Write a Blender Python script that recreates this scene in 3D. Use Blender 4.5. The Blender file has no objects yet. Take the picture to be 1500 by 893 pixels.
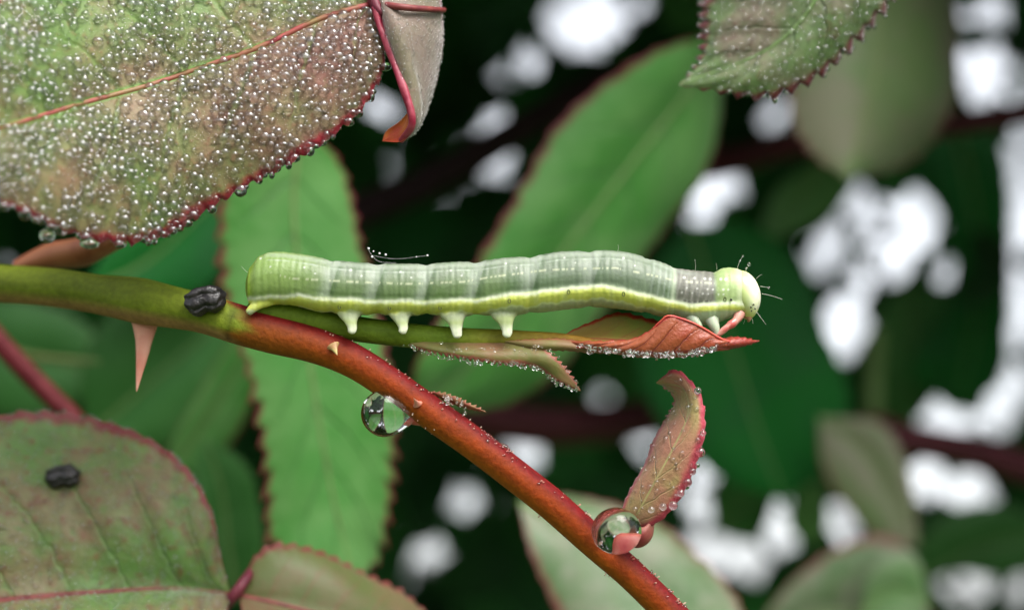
import bpy, bmesh, math, random
import numpy as np
from mathutils import Vector, Matrix

random.seed(7)
RNG = np.random.default_rng(7)
scene = bpy.context.scene
col = scene.collection
scene.unit_settings.system = 'METRIC'
scene.unit_settings.scale_length = 0.01          # 1 unit = 1 cm

# ------------------------------------------------------------------ camera, sky, sun, exposure
DIST = 12.0                                      # cm from lens to the plane of the caterpillar
TILT = math.radians(12.0)                        # the camera looks slightly upwards into the bush
ORIGIN = Vector((0.0, 0.0, 80.0))                # 80 cm above the ground
ROT = Matrix.Rotation(TILT, 3, 'X')
cam_data = bpy.data.cameras.new('camera')
cam = bpy.data.objects.new('camera', cam_data)
col.objects.link(cam)
cam_data.sensor_width = 36.0
cam_data.lens = 36.0 * DIST / 6.0
cam_data.clip_start = 0.1
cam_data.clip_end = 200000.0
cam_data.dof.use_dof = True
cam_data.dof.focus_distance = DIST - 0.06
cam_data.dof.aperture_fstop = 0.175
cam.location = ROT @ Vector((0, -DIST, 0)) + ORIGIN
cam.rotation_euler = (math.pi / 2 + TILT, 0, 0)
scene.camera = cam

SUN_EL, SUN_AZ = math.radians(52), math.radians(150)
world = bpy.data.worlds.new('World')
scene.world = world
world.use_nodes = True
wn, wl = world.node_tree.nodes, world.node_tree.links
bg = wn.get('Background')
sky = wn.new('ShaderNodeTexSky')
sky.sky_type = 'NISHITA'
sky.sun_disc = False
sky.sun_elevation = SUN_EL
sky.sun_rotation = SUN_AZ
sky.air_density = 1.0
sky.dust_density = 4.0
sky.ozone_density = 1.0
hsv = wn.new('ShaderNodeHueSaturation')          # overcast: the blue of the sky veiled by even cloud
hsv.inputs['Saturation'].default_value = 0.22
hsv.inputs['Value'].default_value = 1.0
wl.new(sky.outputs[0], hsv.inputs['Color'])
wl.new(hsv.outputs[0], bg.inputs[0])
bg.inputs[1].default_value = 0.15

sun_data = bpy.data.lights.new('sun', 'SUN')
sun_data.energy = 1.5
sun_data.angle = math.radians(36)
sun_data.color = (1.0, 0.96, 0.9)
sun = bpy.data.objects.new('sun', sun_data)
col.objects.link(sun)
sv = Vector((math.sin(SUN_AZ) * math.cos(SUN_EL), math.cos(SUN_AZ) * math.cos(SUN_EL), math.sin(SUN_EL)))
sun.rotation_euler = (-sv).to_track_quat('-Z', 'Y').to_euler()
sun.location = ORIGIN + sv * 200

scene.view_settings.view_transform = 'Standard'
scene.view_settings.look = 'None'
scene.view_settings.exposure = 1.3
scene.view_settings.gamma = 1.0
scene.render.engine = 'CYCLES'
scene.cycles.use_denoising = True
scene.cycles.max_bounces = 10
scene.cycles.transmission_bounces = 8
scene.cycles.transparent_max_bounces = 8

# ------------------------------------------------------------------ helpers
K = 250.0                                        # photo pixels per cm in the plane of focus


def P(px, py, Y=0.0):
    """a point seen at photo pixel (px, py), Y cm behind the plane of the caterpillar"""
    s = (DIST + Y) / DIST / K
    return np.array([(px - 750.0) * s, Y, (446.5 - py) * s])


def PP(pts):
    return np.array([P(*p) for p in pts])


def srgb(r, g, b, a=1.0):
    def f(c):
        c /= 255.0
        return c / 12.92 if c <= 0.04045 else ((c + 0.055) / 1.055) ** 2.4
    return np.array([f(r), f(g), f(b), a])


def tag(o, label, cat=None, group=None, kind=None):
    if label: o['label'] = label
    if cat: o['category'] = cat
    if group: o['group'] = group
    if kind: o['kind'] = kind
    return o


BASE = {}


def root(name, base, label, cat, group=None):
    o = bpy.data.objects.new(name, None)
    o.empty_display_size = 0.1
    place(o, base)
    col.objects.link(o)
    BASE[o.name] = np.array(base, float)
    return tag(o, label, cat, group)


def place(o, base):
    o.location = ROT @ Vector(base) + ORIGIN
    o.rotation_euler = (TILT, 0, 0)


def make(name, V, F, mat, parent=None, base=None, colors=None, uv=None, smooth=True):
    """one mesh object; V in the camera-free frame (x right, y away, z up, cm)"""
    V = np.asarray(V, float)
    if parent is not None:
        b = BASE[parent.name]
    else:
        b = np.array(base if base is not None else V.mean(0), float)
    me = bpy.data.meshes.new(name)
    if isinstance(F, np.ndarray):
        nf, k = F.shape
        me.vertices.add(len(V))
        me.vertices.foreach_set('co', (V - b).astype(np.float32).ravel())
        me.loops.add(nf * k)
        me.loops.foreach_set('vertex_index', F.astype(np.int32).ravel())
        me.polygons.add(nf)
        me.polygons.foreach_set('loop_start', np.arange(0, nf * k, k, dtype=np.int32))
        me.update(calc_edges=True)
    else:
        me.from_pydata([tuple(v) for v in (V - b)], [], F)
        me.update()
    me.polygons.foreach_set('use_smooth', np.full(len(me.polygons), smooth))
    if colors is not None:
        ca = me.color_attributes.new('Col', 'FLOAT_COLOR', 'POINT')
        ca.data.foreach_set('color', np.asarray(colors, np.float32).ravel())
    if uv is not None:
        ul = me.uv_layers.new(name='UVMap')
        li = np.zeros(len(me.loops), np.int32)
        me.loops.foreach_get('vertex_index', li)
        ul.data.foreach_set('uv', np.asarray(uv, np.float32)[li].ravel())
    me.materials.append(mat)
    o = bpy.data.objects.new(name, me)
    col.objects.link(o)
    BASE[o.name] = b
    if parent is not None:
        o.parent = parent
    else:
        place(o, b)
    return o


def spline(pts, n):
    """Catmull-Rom through pts, resampled to n points by arc length"""
    p = np.asarray(pts, float)
    if len(p) == 2:
        return p[0] + (p[1] - p[0]) * np.linspace(0, 1, n)[:, None]
    q = np.vstack([2 * p[0] - p[1], p, 2 * p[-1] - p[-2]])
    out = []
    for i in range(1, len(q) - 2):
        t = np.linspace(0, 1, 24, endpoint=False)[:, None]
        a, b, c, d = q[i - 1], q[i], q[i + 1], q[i + 2]
        out.append(0.5 * (2 * b + (c - a) * t + (2 * a - 5 * b + 4 * c - d) * t ** 2 + (3 * b - a - 3 * c + d) * t ** 3))
    out = np.vstack(out + [p[-1:]])
    s = np.concatenate([[0], np.cumsum(np.linalg.norm(np.diff(out, axis=0), axis=1))])
    u = np.linspace(0, s[-1], n)
    return np.stack([np.interp(u, s, out[:, k]) for k in range(out.shape[1])], 1)


def tube_data(path, radii, nseg=14, cap=True, wobble=0.0, squash=1.0):
    """swept tube along dense path; returns V, F, ring angle and path index per vertex"""
    p = np.asarray(path, float)
    n = len(p)
    r = np.interp(np.linspace(0, 1, n), np.linspace(0, 1, len(radii)), radii) if not np.isscalar(radii) else np.full(n, radii)
    t = np.gradient(p, axis=0)
    t /= np.linalg.norm(t, axis=1)[:, None] + 1e-12
    ref = np.array([0, 1, 0.0]) if abs(t[0][1]) < 0.9 else np.array([1.0, 0, 0])
    V, A, I = [], [], []
    side = None
    ph = RNG.uniform(0, 6, 4)
    for i in range(n):
        if side is None:
            side = np.cross(t[i], ref)
        side = side - t[i] * np.dot(side, t[i])
        side /= np.linalg.norm(side) + 1e-12
        bi = np.cross(t[i], side)
        for k in range(nseg):
            a = 2 * math.pi * k / nseg
            rr = r[i] * (1 + wobble * (math.sin(2 * a + ph[0] + i * .21) * .5 + math.sin(3 * a + ph[1] - i * .33) * .5))
            V.append(p[i] + rr * (math.cos(a) * side + math.sin(a) * bi * squash))
            A.append(a); I.append(i)
    F = []
    for i in range(n - 1):
        for k in range(nseg):
            F.append((i * nseg + k, i * nseg + (k + 1) % nseg, (i + 1) * nseg + (k + 1) % nseg, (i + 1) * nseg + k))
    V = np.array(V)
    if cap:
        for i, flip in ((0, True), (n - 1, False)):
            c = len(V)
            V = np.vstack([V, p[i] + (t[i] * r[i] * (-.5 if flip else .5))])
            A.append(0); I.append(i)
            for k in range(nseg):
                f = (i * nseg + k, i * nseg + (k + 1) % nseg, c)
                F.append(f[::-1] if flip else f)
    return V, F, np.array(A), np.array(I)


def tube(name, pts, radii, mat, parent=None, base=None, n=None, nseg=14, wobble=0.0, colors=None, squash=1.0):
    n = n or max(8, len(pts) * 6)
    V, F, A, I = tube_data(spline(pts, n), radii, nseg, True, wobble, squash)
    c = colors(V, A, I / (n - 1)) if colors else None
    return make(name, V, F, mat, parent, base, colors=c)


def ico(sub):
    bm = bmesh.new()
    bmesh.ops.create_icosphere(bm, subdivisions=sub, radius=1.0)
    v = np.array([x.co[:] for x in bm.verts])
    f = np.array([[y.index for y in x.verts] for x in bm.faces])
    bm.free()
    return v, f


ICO = {k: ico(k) for k in (1, 2, 3, 4)}


def many_spheres(C, R, sub, stretch=None):
    """many little drops as one mesh"""
    v, f = ICO[sub]
    C = np.asarray(C); R = np.asarray(R)
    V = (v[None] * R[:, None, None])
    if stretch is not None:
        V = V * stretch[:, None, :]
    V = (V + C[:, None]).reshape(-1, 3)
    F = (f[None] + (np.arange(len(C)) * len(v))[:, None, None]).reshape(-1, 3)
    return V, F


# ------------------------------------------------------------------ materials
class NT:
    def __init__(self, name):
        self.m = bpy.data.materials.new(name)
        self.m.use_nodes = True
        self.t = self.m.node_tree
        self.n = self.t.nodes
        self.b = self.n.get('Principled BSDF')
        self.out = self.n.get('Material Output')

    def add(self, typ, **kw):
        x = self.n.new(typ)
        for k, v in kw.items():
            setattr(x, k, v)
        return x

    def put(self, sock, v):
        if isinstance(v, bpy.types.NodeSocket):
            self.t.links.new(v, sock)
        elif isinstance(v, (tuple, list, np.ndarray)):
            v = list(v)
            sock.default_value = (v + [1.0])[:4] if len(sock.default_value) == 4 else v[:len(sock.default_value)]
        else:
            sock.default_value = v

    def math(self, op, a, b=None, c=None, clamp=False):
        x = self.add('ShaderNodeMath', operation=op, use_clamp=clamp)
        self.put(x.inputs[0], a)
        if b is not None: self.put(x.inputs[1], b)
        if c is not None: self.put(x.inputs[2], c)
        return x.outputs[0]

    def smooth(self, v, lo, hi, a=0.0, b=1.0):
        x = self.add('ShaderNodeMapRange', interpolation_type='SMOOTHSTEP')
        for i, q in enumerate((v, lo, hi, a, b)):
            self.put(x.inputs[i], q)
        return x.outputs[0]

    def mix(self, f, a, b, blend='MIX'):
        x = self.add('ShaderNodeMix', data_type='RGBA', blend_type=blend)
        self.put(x.inputs[0], f); self.put(x.inputs[6], a); self.put(x.inputs[7], b)
        return x.outputs[2]

    def noise(self, scale, detail=3.0, rough=0.55, vec=None):
        x = self.add('ShaderNodeTexNoise')
        x.inputs['Scale'].default_value = scale
        x.inputs['Detail'].default_value = detail
        x.inputs['Roughness'].default_value = rough
        self.put(x.inputs['Vector'], vec if vec is not None else self.objco())
        return x.outputs[0]

    def objco(self):
        if not hasattr(self, '_oc'):
            self._oc = self.add('ShaderNodeTexCoord').outputs['Object']
        return self._oc

    def bump(self, h, strength, dist=0.02):
        x = self.add('ShaderNodeBump')
        x.inputs['Strength'].default_value = strength
        x.inputs['Distance'].default_value = dist
        self.put(x.inputs['Height'], h)
        self.t.links.new(x.outputs[0], self.b.inputs['Normal'])
        return x.outputs[0]

    def set(self, **kw):
        for k, v in kw.items():
            self.put(self.b.inputs[k.replace('_', ' ')], v)
        return self


def leaf_mat(name, base, col2, edge, mid, vein=None, edge_w=0.12, mid_w=0.05, nside=8, slant=1.6, vein_s=0.35,
             rough=0.45, spec=0.35, transl=0.3, ns=0.9, contrast=(0.4, 0.6), bump=0.25, fine=26.0, speck=0.0, sheen=0.0, tcol=None,
             edge_break=0.5):
    """leaf blade: two mottled colours, margin colour, midrib and side veins laid out in the blade's own UV"""
    base, col2, edge, mid, vein = [None if q is None else tuple(0.74 * k for k in q[:3]) for q in (base, col2, edge, mid, vein)]
    m = NT(name)
    uv = m.add('ShaderNodeUVMap').outputs[0]
    sep = m.add('ShaderNodeSeparateXYZ'); m.put(sep.inputs[0], uv)
    U, Vv = sep.outputs[0], sep.outputs[1]
    vv = m.math('ABSOLUTE', m.math('MULTIPLY_ADD', Vv, 2.0, -1.0))
    n1 = m.noise(ns, 3.0)
    n2 = m.noise(ns * 5.0, 4.0, 0.65)
    n3 = m.noise(fine, 3.0, 0.6)
    c = m.mix(m.smooth(n1, contrast[0], contrast[1]), base, col2)
    c = m.mix(m.smooth(n2, 0.45, 0.75, 0.0, 0.55), c, col2)
    if speck:
        c = m.mix(m.smooth(n3, 0.52, 0.72, 0.0, speck), c, edge)
        c = m.mix(m.smooth(n3, 0.48, 0.3, 0.0, speck), c, base)
    t = m.math('MULTIPLY_ADD', vv, -slant, m.math('MULTIPLY', U, float(nside)))
    t = m.math('ADD', t, m.math('MULTIPLY', n2, 0.35))
    d = m.math('MULTIPLY', m.math('ABSOLUTE', m.math('SUBTRACT', m.math('FRACT', t), 0.5)), 2.0)
    vl = m.math('MULTIPLY', m.smooth(d, 0.86, 1.0), m.smooth(vv, 1.0, 0.3))
    c = m.mix(m.math('MULTIPLY', vl, vein_s), c, vein if vein is not None else mid)
    c = m.mix(m.smooth(vv, mid_w, mid_w * 0.25), c, mid)
    ew = m.math('MULTIPLY_ADD', m.math('SUBTRACT', n2, 0.5), edge_w * edge_break * 3.0, vv)
    c = m.mix(m.smooth(ew, 1.0 - edge_w, 1.0 - edge_w * 0.25), c, edge)
    m.set(Base_Color=c, Roughness=rough, Specular_IOR_Level=spec)
    if sheen:
        m.set(Sheen_Weight=sheen, Sheen_Roughness=0.5)
    h = m.math('ADD', m.math('MULTIPLY', n3, 0.5), m.math('MULTIPLY', vl, -0.9 * vein_s))
    nb = m.bump(h, bump, 0.03)
    if transl:
        tr = m.add('ShaderNodeBsdfTranslucent')
        tc = m.mix(0.5, c, tcol if tcol is not None else c) if tcol is not None else c
        m.put(tr.inputs['Color'], tc)
        m.t.links.new(nb, tr.inputs['Normal'])
        mx = m.add('ShaderNodeMixShader')
        mx.inputs[0].default_value = transl
        m.t.links.new(m.b.outputs[0], mx.inputs[1])
        m.t.links.new(tr.outputs[0], mx.inputs[2])
        m.t.links.new(mx.outputs[0], m.out.inputs['Surface'])
    return m.m


def vcol_mat(name, rough=0.4, spec=0.4, sss=0.0, sss_r=(0.1, 0.1, 0.05), ns=30, amt=0.25, bump=0.2, coat=0.0, sss_scale=0.06):
    m = NT(name)
    a = m.add('ShaderNodeAttribute', attribute_name='Col').outputs[0]
    n = m.noise(ns, 4.0)
    n2 = m.noise(ns * 0.18, 3.0)
    f = m.math('ADD', m.math('MULTIPLY_ADD', n, amt * 2, 1 - amt), m.math('MULTIPLY_ADD', n2, amt * 1.6, -amt * .8))
    v = m.add('ShaderNodeVectorMath', operation='SCALE')
    m.put(v.inputs[0], a); m.put(v.inputs['Scale'], m.math('MULTIPLY', f, 0.76))
    m.set(Base_Color=v.outputs[0], Roughness=rough, Specular_IOR_Level=spec, Coat_Weight=coat, Coat_Roughness=0.15)
    if sss:
        m.set(Subsurface_Weight=sss, Subsurface_Radius=sss_r, Subsurface_Scale=sss_scale)
    m.bump(n, bump, 0.01)
    return m


def plain(name, c, c2=None, rough=0.5, spec=0.4, ns=12, bump=0.2, sss=0.0, coat=0.0):
    c, c2 = [None if q is None else tuple(0.78 * k for k in q[:3]) for q in (c, c2)]
    m = NT(name)
    n = m.noise(ns, 4.0)
    m.set(Base_Color=m.mix(m.smooth(n, 0.35, 0.65), c, c2 if c2 is not None else c), Roughness=rough, Specular_IOR_Level=spec, Coat_Weight=coat)
    if sss:
        m.set(Subsurface_Weight=sss, Subsurface_Radius=(0.1, 0.05, 0.03), Subsurface_Scale=0.08)
    m.bump(n, bump, 0.01)
    return m.m


def water_mat():
    m = NT('water')
    m.set(Base_Color=(1, 1, 1, 1), Roughness=0.0, IOR=1.333, Transmission_Weight=1.0)
    return m.m


WATER = water_mat()


def dew_mat():
    m = NT('dew_water')                        # fine dew: clear beads, reflective coat added to strengthen their glints
    m.set(Base_Color=(1, 1, 1, 1), Roughness=0.0, IOR=1.34, Transmission_Weight=1.0, Coat_Weight=0.7, Coat_IOR=1.75, Coat_Roughness=0.03)
    return m.m


DEW = dew_mat()


# ------------------------------------------------------------------ leaf builder
def leaf(name, A, M, B, mat, nu=60, nv=7, teeth=(0, 0.0), bulge=0.06, quilt=0.0, nside=8, slant=1.6, parent=None, base=None,
         rib=None, rib_mat=None, thick=0.0, wav=0.0):
    """blade between margin A, midrib M and margin B (photo pixel x, y and depth in cm)"""
    a, mI, b = spline(PP(A), nu), spline(PP(M), nu), spline(PP(B), nu)
    u = np.linspace(0, 1, nu)
    nt, amp = teeth
    if nt:
        saw = ((u * nt) % 1.0)
        saw = np.where(saw < 0.78, saw / 0.78, (1 - saw) / 0.22) - 0.35
        env = np.clip(np.sin(np.pi * np.clip(u, 0, 1)) * 3, 0, 1)
        tang = np.gradient(mI, axis=0); tang /= np.linalg.norm(tang, axis=1)[:, None] + 1e-9
        jit = 0.7 + 0.6 * np.interp(u, np.linspace(0, 1, nt + 1), RNG.uniform(0, 1, nt + 1))
        tooth = {}
        for key, e in ((-1, a), (1, b)):
            d = e - mI
            d /= np.linalg.norm(d, axis=1)[:, None] + 1e-9
            tooth[key] = (d + 0.5 * tang) * (saw * env * amp * jit)[:, None]
    vs = np.linspace(-1, 1, 2 * nv + 1)
    vs = np.sign(vs) * np.abs(vs) ** 0.85
    G = np.zeros((nu, 2 * nv + 1, 3))
    ph = RNG.uniform(0, 6, 3)
    for j, v in enumerate(vs):
        e = a if v < 0 else b
        q = mI + (e - mI) * abs(v)
        if nt and v:
            q = q + tooth[int(np.sign(v))] * abs(v) ** 10
        G[:, j] = q
    # normal of the coarse blade, turned towards the viewer's side
    du = np.gradient(G, axis=0); dv = np.gradient(G, axis=1)
    N = np.cross(du, dv)
    N /= np.linalg.norm(N, axis=2)[:, :, None] + 1e-9
    mean = N[nu // 4:3 * nu // 4].mean((0, 1))
    if mean[1] > 0:
        N = -N
    w = np.linalg.norm(a - b, axis=1)[:, None]
    av = np.abs(vs)[None]
    off = bulge * w * np.sin(np.pi * np.clip(av, 0, 1)) ** 0.8
    if quilt:
        ph_ = (u[:, None] * nside - av * slant)
        off = off + quilt * (0.5 - 0.5 * np.cos(2 * np.pi * ph_)) ** .6 * np.sin(np.pi * av ** .8) ** 1.5 * np.clip(np.sin(np.pi * u)[:, None] * 2, 0, 1)
    if wav:
        off = off + wav * av ** 2 * np.sin(u[:, None] * 9 + ph[0] + (vs[None] > 0) * 2)
    G = G + N * off[:, :, None]
    du = np.gradient(G, axis=0); dv = np.gradient(G, axis=1)
    N2 = np.cross(du, dv)
    N2 /= np.linalg.norm(N2, axis=2)[:, :, None] + 1e-9
    if N2[nu // 4:3 * nu // 4].mean((0, 1))[1] > 0:
        N2 = -N2
    W = 2 * nv + 1
    V = G.reshape(-1, 3)
    i, j = np.meshgrid(np.arange(nu - 1), np.arange(W - 1), indexing='ij')
    k = (i * W + j).ravel()
    F = np.stack([k, k + W, k + W + 1, k + 1], 1)
    uv = np.stack([np.repeat(u, W), np.tile((vs + 1) / 2, nu)], 1)
    o = make(name, V, F, mat, parent, base if base is not None else P(*M[0]), uv=uv)
    if thick:
        s = o.modifiers.new('thickness', 'SOLIDIFY'); s.thickness = thick; s.offset = 0
    if rib:
        c = nv
        line = G[:, c] - N2[:, c] * 0.0
        V2, F2, _, I2 = tube_data(line[:: max(1, nu // 40)], [rib[0], rib[1]], 8)
        if parent is not None and o.parent is not None:
            make('midrib', V2, F2, rib_mat, o)
        else:
            make('midrib', V2, F2, rib_mat, o)
    return o, G, N2


def scatter(G, N, n, rmin, rmax, sep, ulim=(0.02, 0.98), power=3.0, vbias=None, lift=0.35):
    """n drop centres and radii spread over a blade without overlaps"""
    nu, W, _ = G.shape
    # area weights
    d1 = np.linalg.norm(np.gradient(G, axis=0), axis=2); d2 = np.linalg.norm(np.gradient(G, axis=1), axis=2)
    w = d1 * d2
    iu = np.arange(nu)
    w[(iu < ulim[0] * nu) | (iu > ulim[1] * nu)] = 0
    w = w.ravel() / w.sum()
    idx = RNG.choice(nu * W, size=n * 3, p=w)
    fi = np.clip(idx // W + RNG.uniform(-.5, .5, len(idx)), 0, nu - 1.001)
    fj = np.clip(idx % W + RNG.uniform(-.5, .5, len(idx)), 0, W - 1.001)
    i0, j0 = fi.astype(int), fj.astype(int)
    a, b = (fi - i0)[:, None], (fj - j0)[:, None]
    def lerp(X):
        return X[i0, j0] * (1 - a) * (1 - b) + X[i0 + 1, j0] * a * (1 - b) + X[i0, j0 + 1] * (1 - a) * b + X[i0 + 1, j0 + 1] * a * b
    C, NN = lerp(G), lerp(N)
    R = rmin + (rmax - rmin) * RNG.uniform(0, 1, len(C)) ** power
    cell = rmax * 2.2
    grid, keep = {}, []
    order = np.argsort(-R)
    for q in order:
        p = C[q]
        key = tuple((p / cell).astype(int))
        ok = True
        for dx in (-1, 0, 1):
            for dy in (-1, 0, 1):
                for dz in (-1, 0, 1):
                    for z in grid.get((key[0] + dx, key[1] + dy, key[2] + dz), ()):
                        if np.dot(C[z] - p, C[z] - p) < ((R[z] + R[q]) * sep) ** 2:
                            ok = False; break
                    if not ok: break
                if not ok: break
            if not ok: break
        if ok:
            grid.setdefault(key, []).append(q); keep.append(q)
    keep = np.array(keep)
    if len(keep) > n:
        keep = np.sort(RNG.choice(keep, n, replace=False)) if False else keep[np.sort(RNG.permutation(len(keep))[:n])]
    return C[keep] + NN[keep] * (R[keep] * lift)[:, None], R[keep], NN[keep]


def dew_mass(name, C, R, label, sub=1, mat=None):
    st_ = RNG.normal(1, .22, (len(C), 3)).clip(.55, 1.5)
    V, F = many_spheres(C, R, sub, st_)
    small = R < 2.0 / K
    if sub == 2 and small.sum() > 500:
        V, F = many_spheres(C[~small], R[~small], 2, st_[~small])
        V1, F1 = many_spheres(C[small], R[small], 1, st_[small])
        F = np.vstack([F, F1 + len(V)]); V = np.vstack([V, V1])
    o = make(name, V, F, mat or DEW, base=C.mean(0))
    return tag(o, label, 'dew', kind='stuff')


DROP_MESH = {}


def dew_drop(c, r, label, group=None, stretch=(1, 1, 1), cat='water drop', sub=3):
    if sub not in DROP_MESH:
        v, f = ICO[sub]
        me = bpy.data.meshes.new('dew_drop')
        me.from_pydata([tuple(x) for x in v], [], [tuple(int(y) for y in x) for x in f])
        me.polygons.foreach_set('use_smooth', np.ones(len(me.polygons), bool))
        me.materials.append(WATER if sub == 4 else DEW)
        DROP_MESH[sub] = me
    o = bpy.data.objects.new('dew_drop', DROP_MESH[sub])
    o.scale = (r * stretch[0], r * stretch[1], r * stretch[2])
    place(o, c)
    col.objects.link(o)
    return tag(o, label, cat, group)


# ------------------------------------------------------------------ setting: the ground far below
def build_ground():
    m = NT('soil')
    n = m.noise(0.05, 5.0)
    m.set(Base_Color=m.mix(m.smooth(n, 0.4, 0.6), (0.05, 0.06, 0.025, 1), (0.04, 0.085, 0.02, 1)), Roughness=0.9)
    S = 60000.0
    me = bpy.data.meshes.new('ground')
    me.from_pydata([(-S, -S, 0), (S, -S, 0), (S, S, 0), (-S, S, 0)], [], [(0, 1, 2, 3)])
    me.materials.append(m.m)
    o = bpy.data.objects.new('ground', me)
    col.objects.link(o)
    o['kind'] = 'structure'


build_ground()

# ------------------------------------------------------------------ the mass of dark foliage behind
GAPS = [  # where the bright sky shows between the leaves: (x, y, half width, half height, angle)
    (855, 30, 66, 52, 0), (915, 8, 38, 26, 0), (772, 90, 22, 22, 0), (736, 112, 12, 14, 0), (725, 218, 26, 54, 0),
    (562, 160, 26, 16, 20), (650, 262, 16, 16, 0), (682, 240, 10, 26, 0), (543, 234, 14, 12, 0), (615, 285, 12, 12, 0),
    (1045, 275, 46, 26, 0), (1030, 320, 18, 32, 20), (1133, 166, 16, 26, 0),
    (1438, 14, 48, 26, 0), (1434, 105, 42, 54, 0), (1496, 350, 24, 170, 0), (1492, 560, 20, 40, 0),
    (1210, 365, 20, 58, 25), (1260, 300, 22, 26, -20), (1335, 330, 44, 54, 0), (1275, 370, 20, 70, 15), (1238, 470, 36, 52, 8), (1318, 385, 26, 24, 0),
    (1400, 395, 32, 14, -25), (1400, 605, 84, 26, 8), (1350, 590, 32, 30, 0), (1470, 590, 34, 30, 0),
    (1360, 700, 34, 34, 0), (1420, 720, 36, 32, 0), (1435, 655, 18, 12, 0),
    (878, 566, 20, 19, 0), (940, 652, 20, 20, 0), (772, 660, 32, 26, 20), (765, 742, 16, 18, 0),
    (682, 732, 24, 18, 0), (630, 806, 22, 18, -15),
    (1030, 715, 30, 62, 15), (1060, 805, 70, 40, 15), (1135, 775, 30, 40, 0), (1230, 778, 22, 30, 0), (1185, 726, 13, 13, 0),
    (1425, 850, 28, 56, 15), (1495, 870, 16, 30, 0), (1385, 875, 30, 18, 0),
    (215, 20, 10, 10, 0), (640, 890, 14, 8, 0),
]


def gap_mask(X, Y):
    g = np.zeros(X.shape, bool)
    for gx, gy, a, b, ang in GAPS:
        c, s = math.cos(math.radians(ang)), math.sin(math.radians(ang))
        dx, dy = X - gx, Y - gy
        # angle leans the top of the gap to the right
        a, b = max(a * .84, a - 7), max(b * .84, b - 7)
        wob = 1.05 + .5 * np.sin(X * .085 + gx) * np.sin(Y * .095 + gy) + .25 * np.sin(X * .17 - Y * .12 + gx)
        p = (dx * c + dy * s) / a
        q = (-dx * s + dy * c) / b
        g |= (np.abs(p) ** 2.2 + np.abs(q) ** 2.2) < wob
    return g


def leaf_template(nu=9, nv=3):
    u = np.linspace(0, 1, nu)
    w = 0.34 * np.sin(np.pi * u ** 0.85) ** 0.75
    w[0] = w[-1] = 0.0
    vs = np.linspace(-1, 1, 2 * nv + 1)
    V = np.array([[vs[j] * w[i], 0.10 * abs(vs[j]) * w[i] * 2 + 0.06 * math.sin(3 * u[i] + 2 * vs[j]) + 0.18 * (u[i] - .5) ** 2, u[i] - 0.5]
                  for i in range(nu) for j in range(2 * nv + 1)])
    W = 2 * nv + 1
    F = [(i * W + j, i * W + j + 1, (i + 1) * W + j + 1, (i + 1) * W + j) for i in range(nu - 1) for j in range(W - 1)]
    return V, np.array(F)


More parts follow.
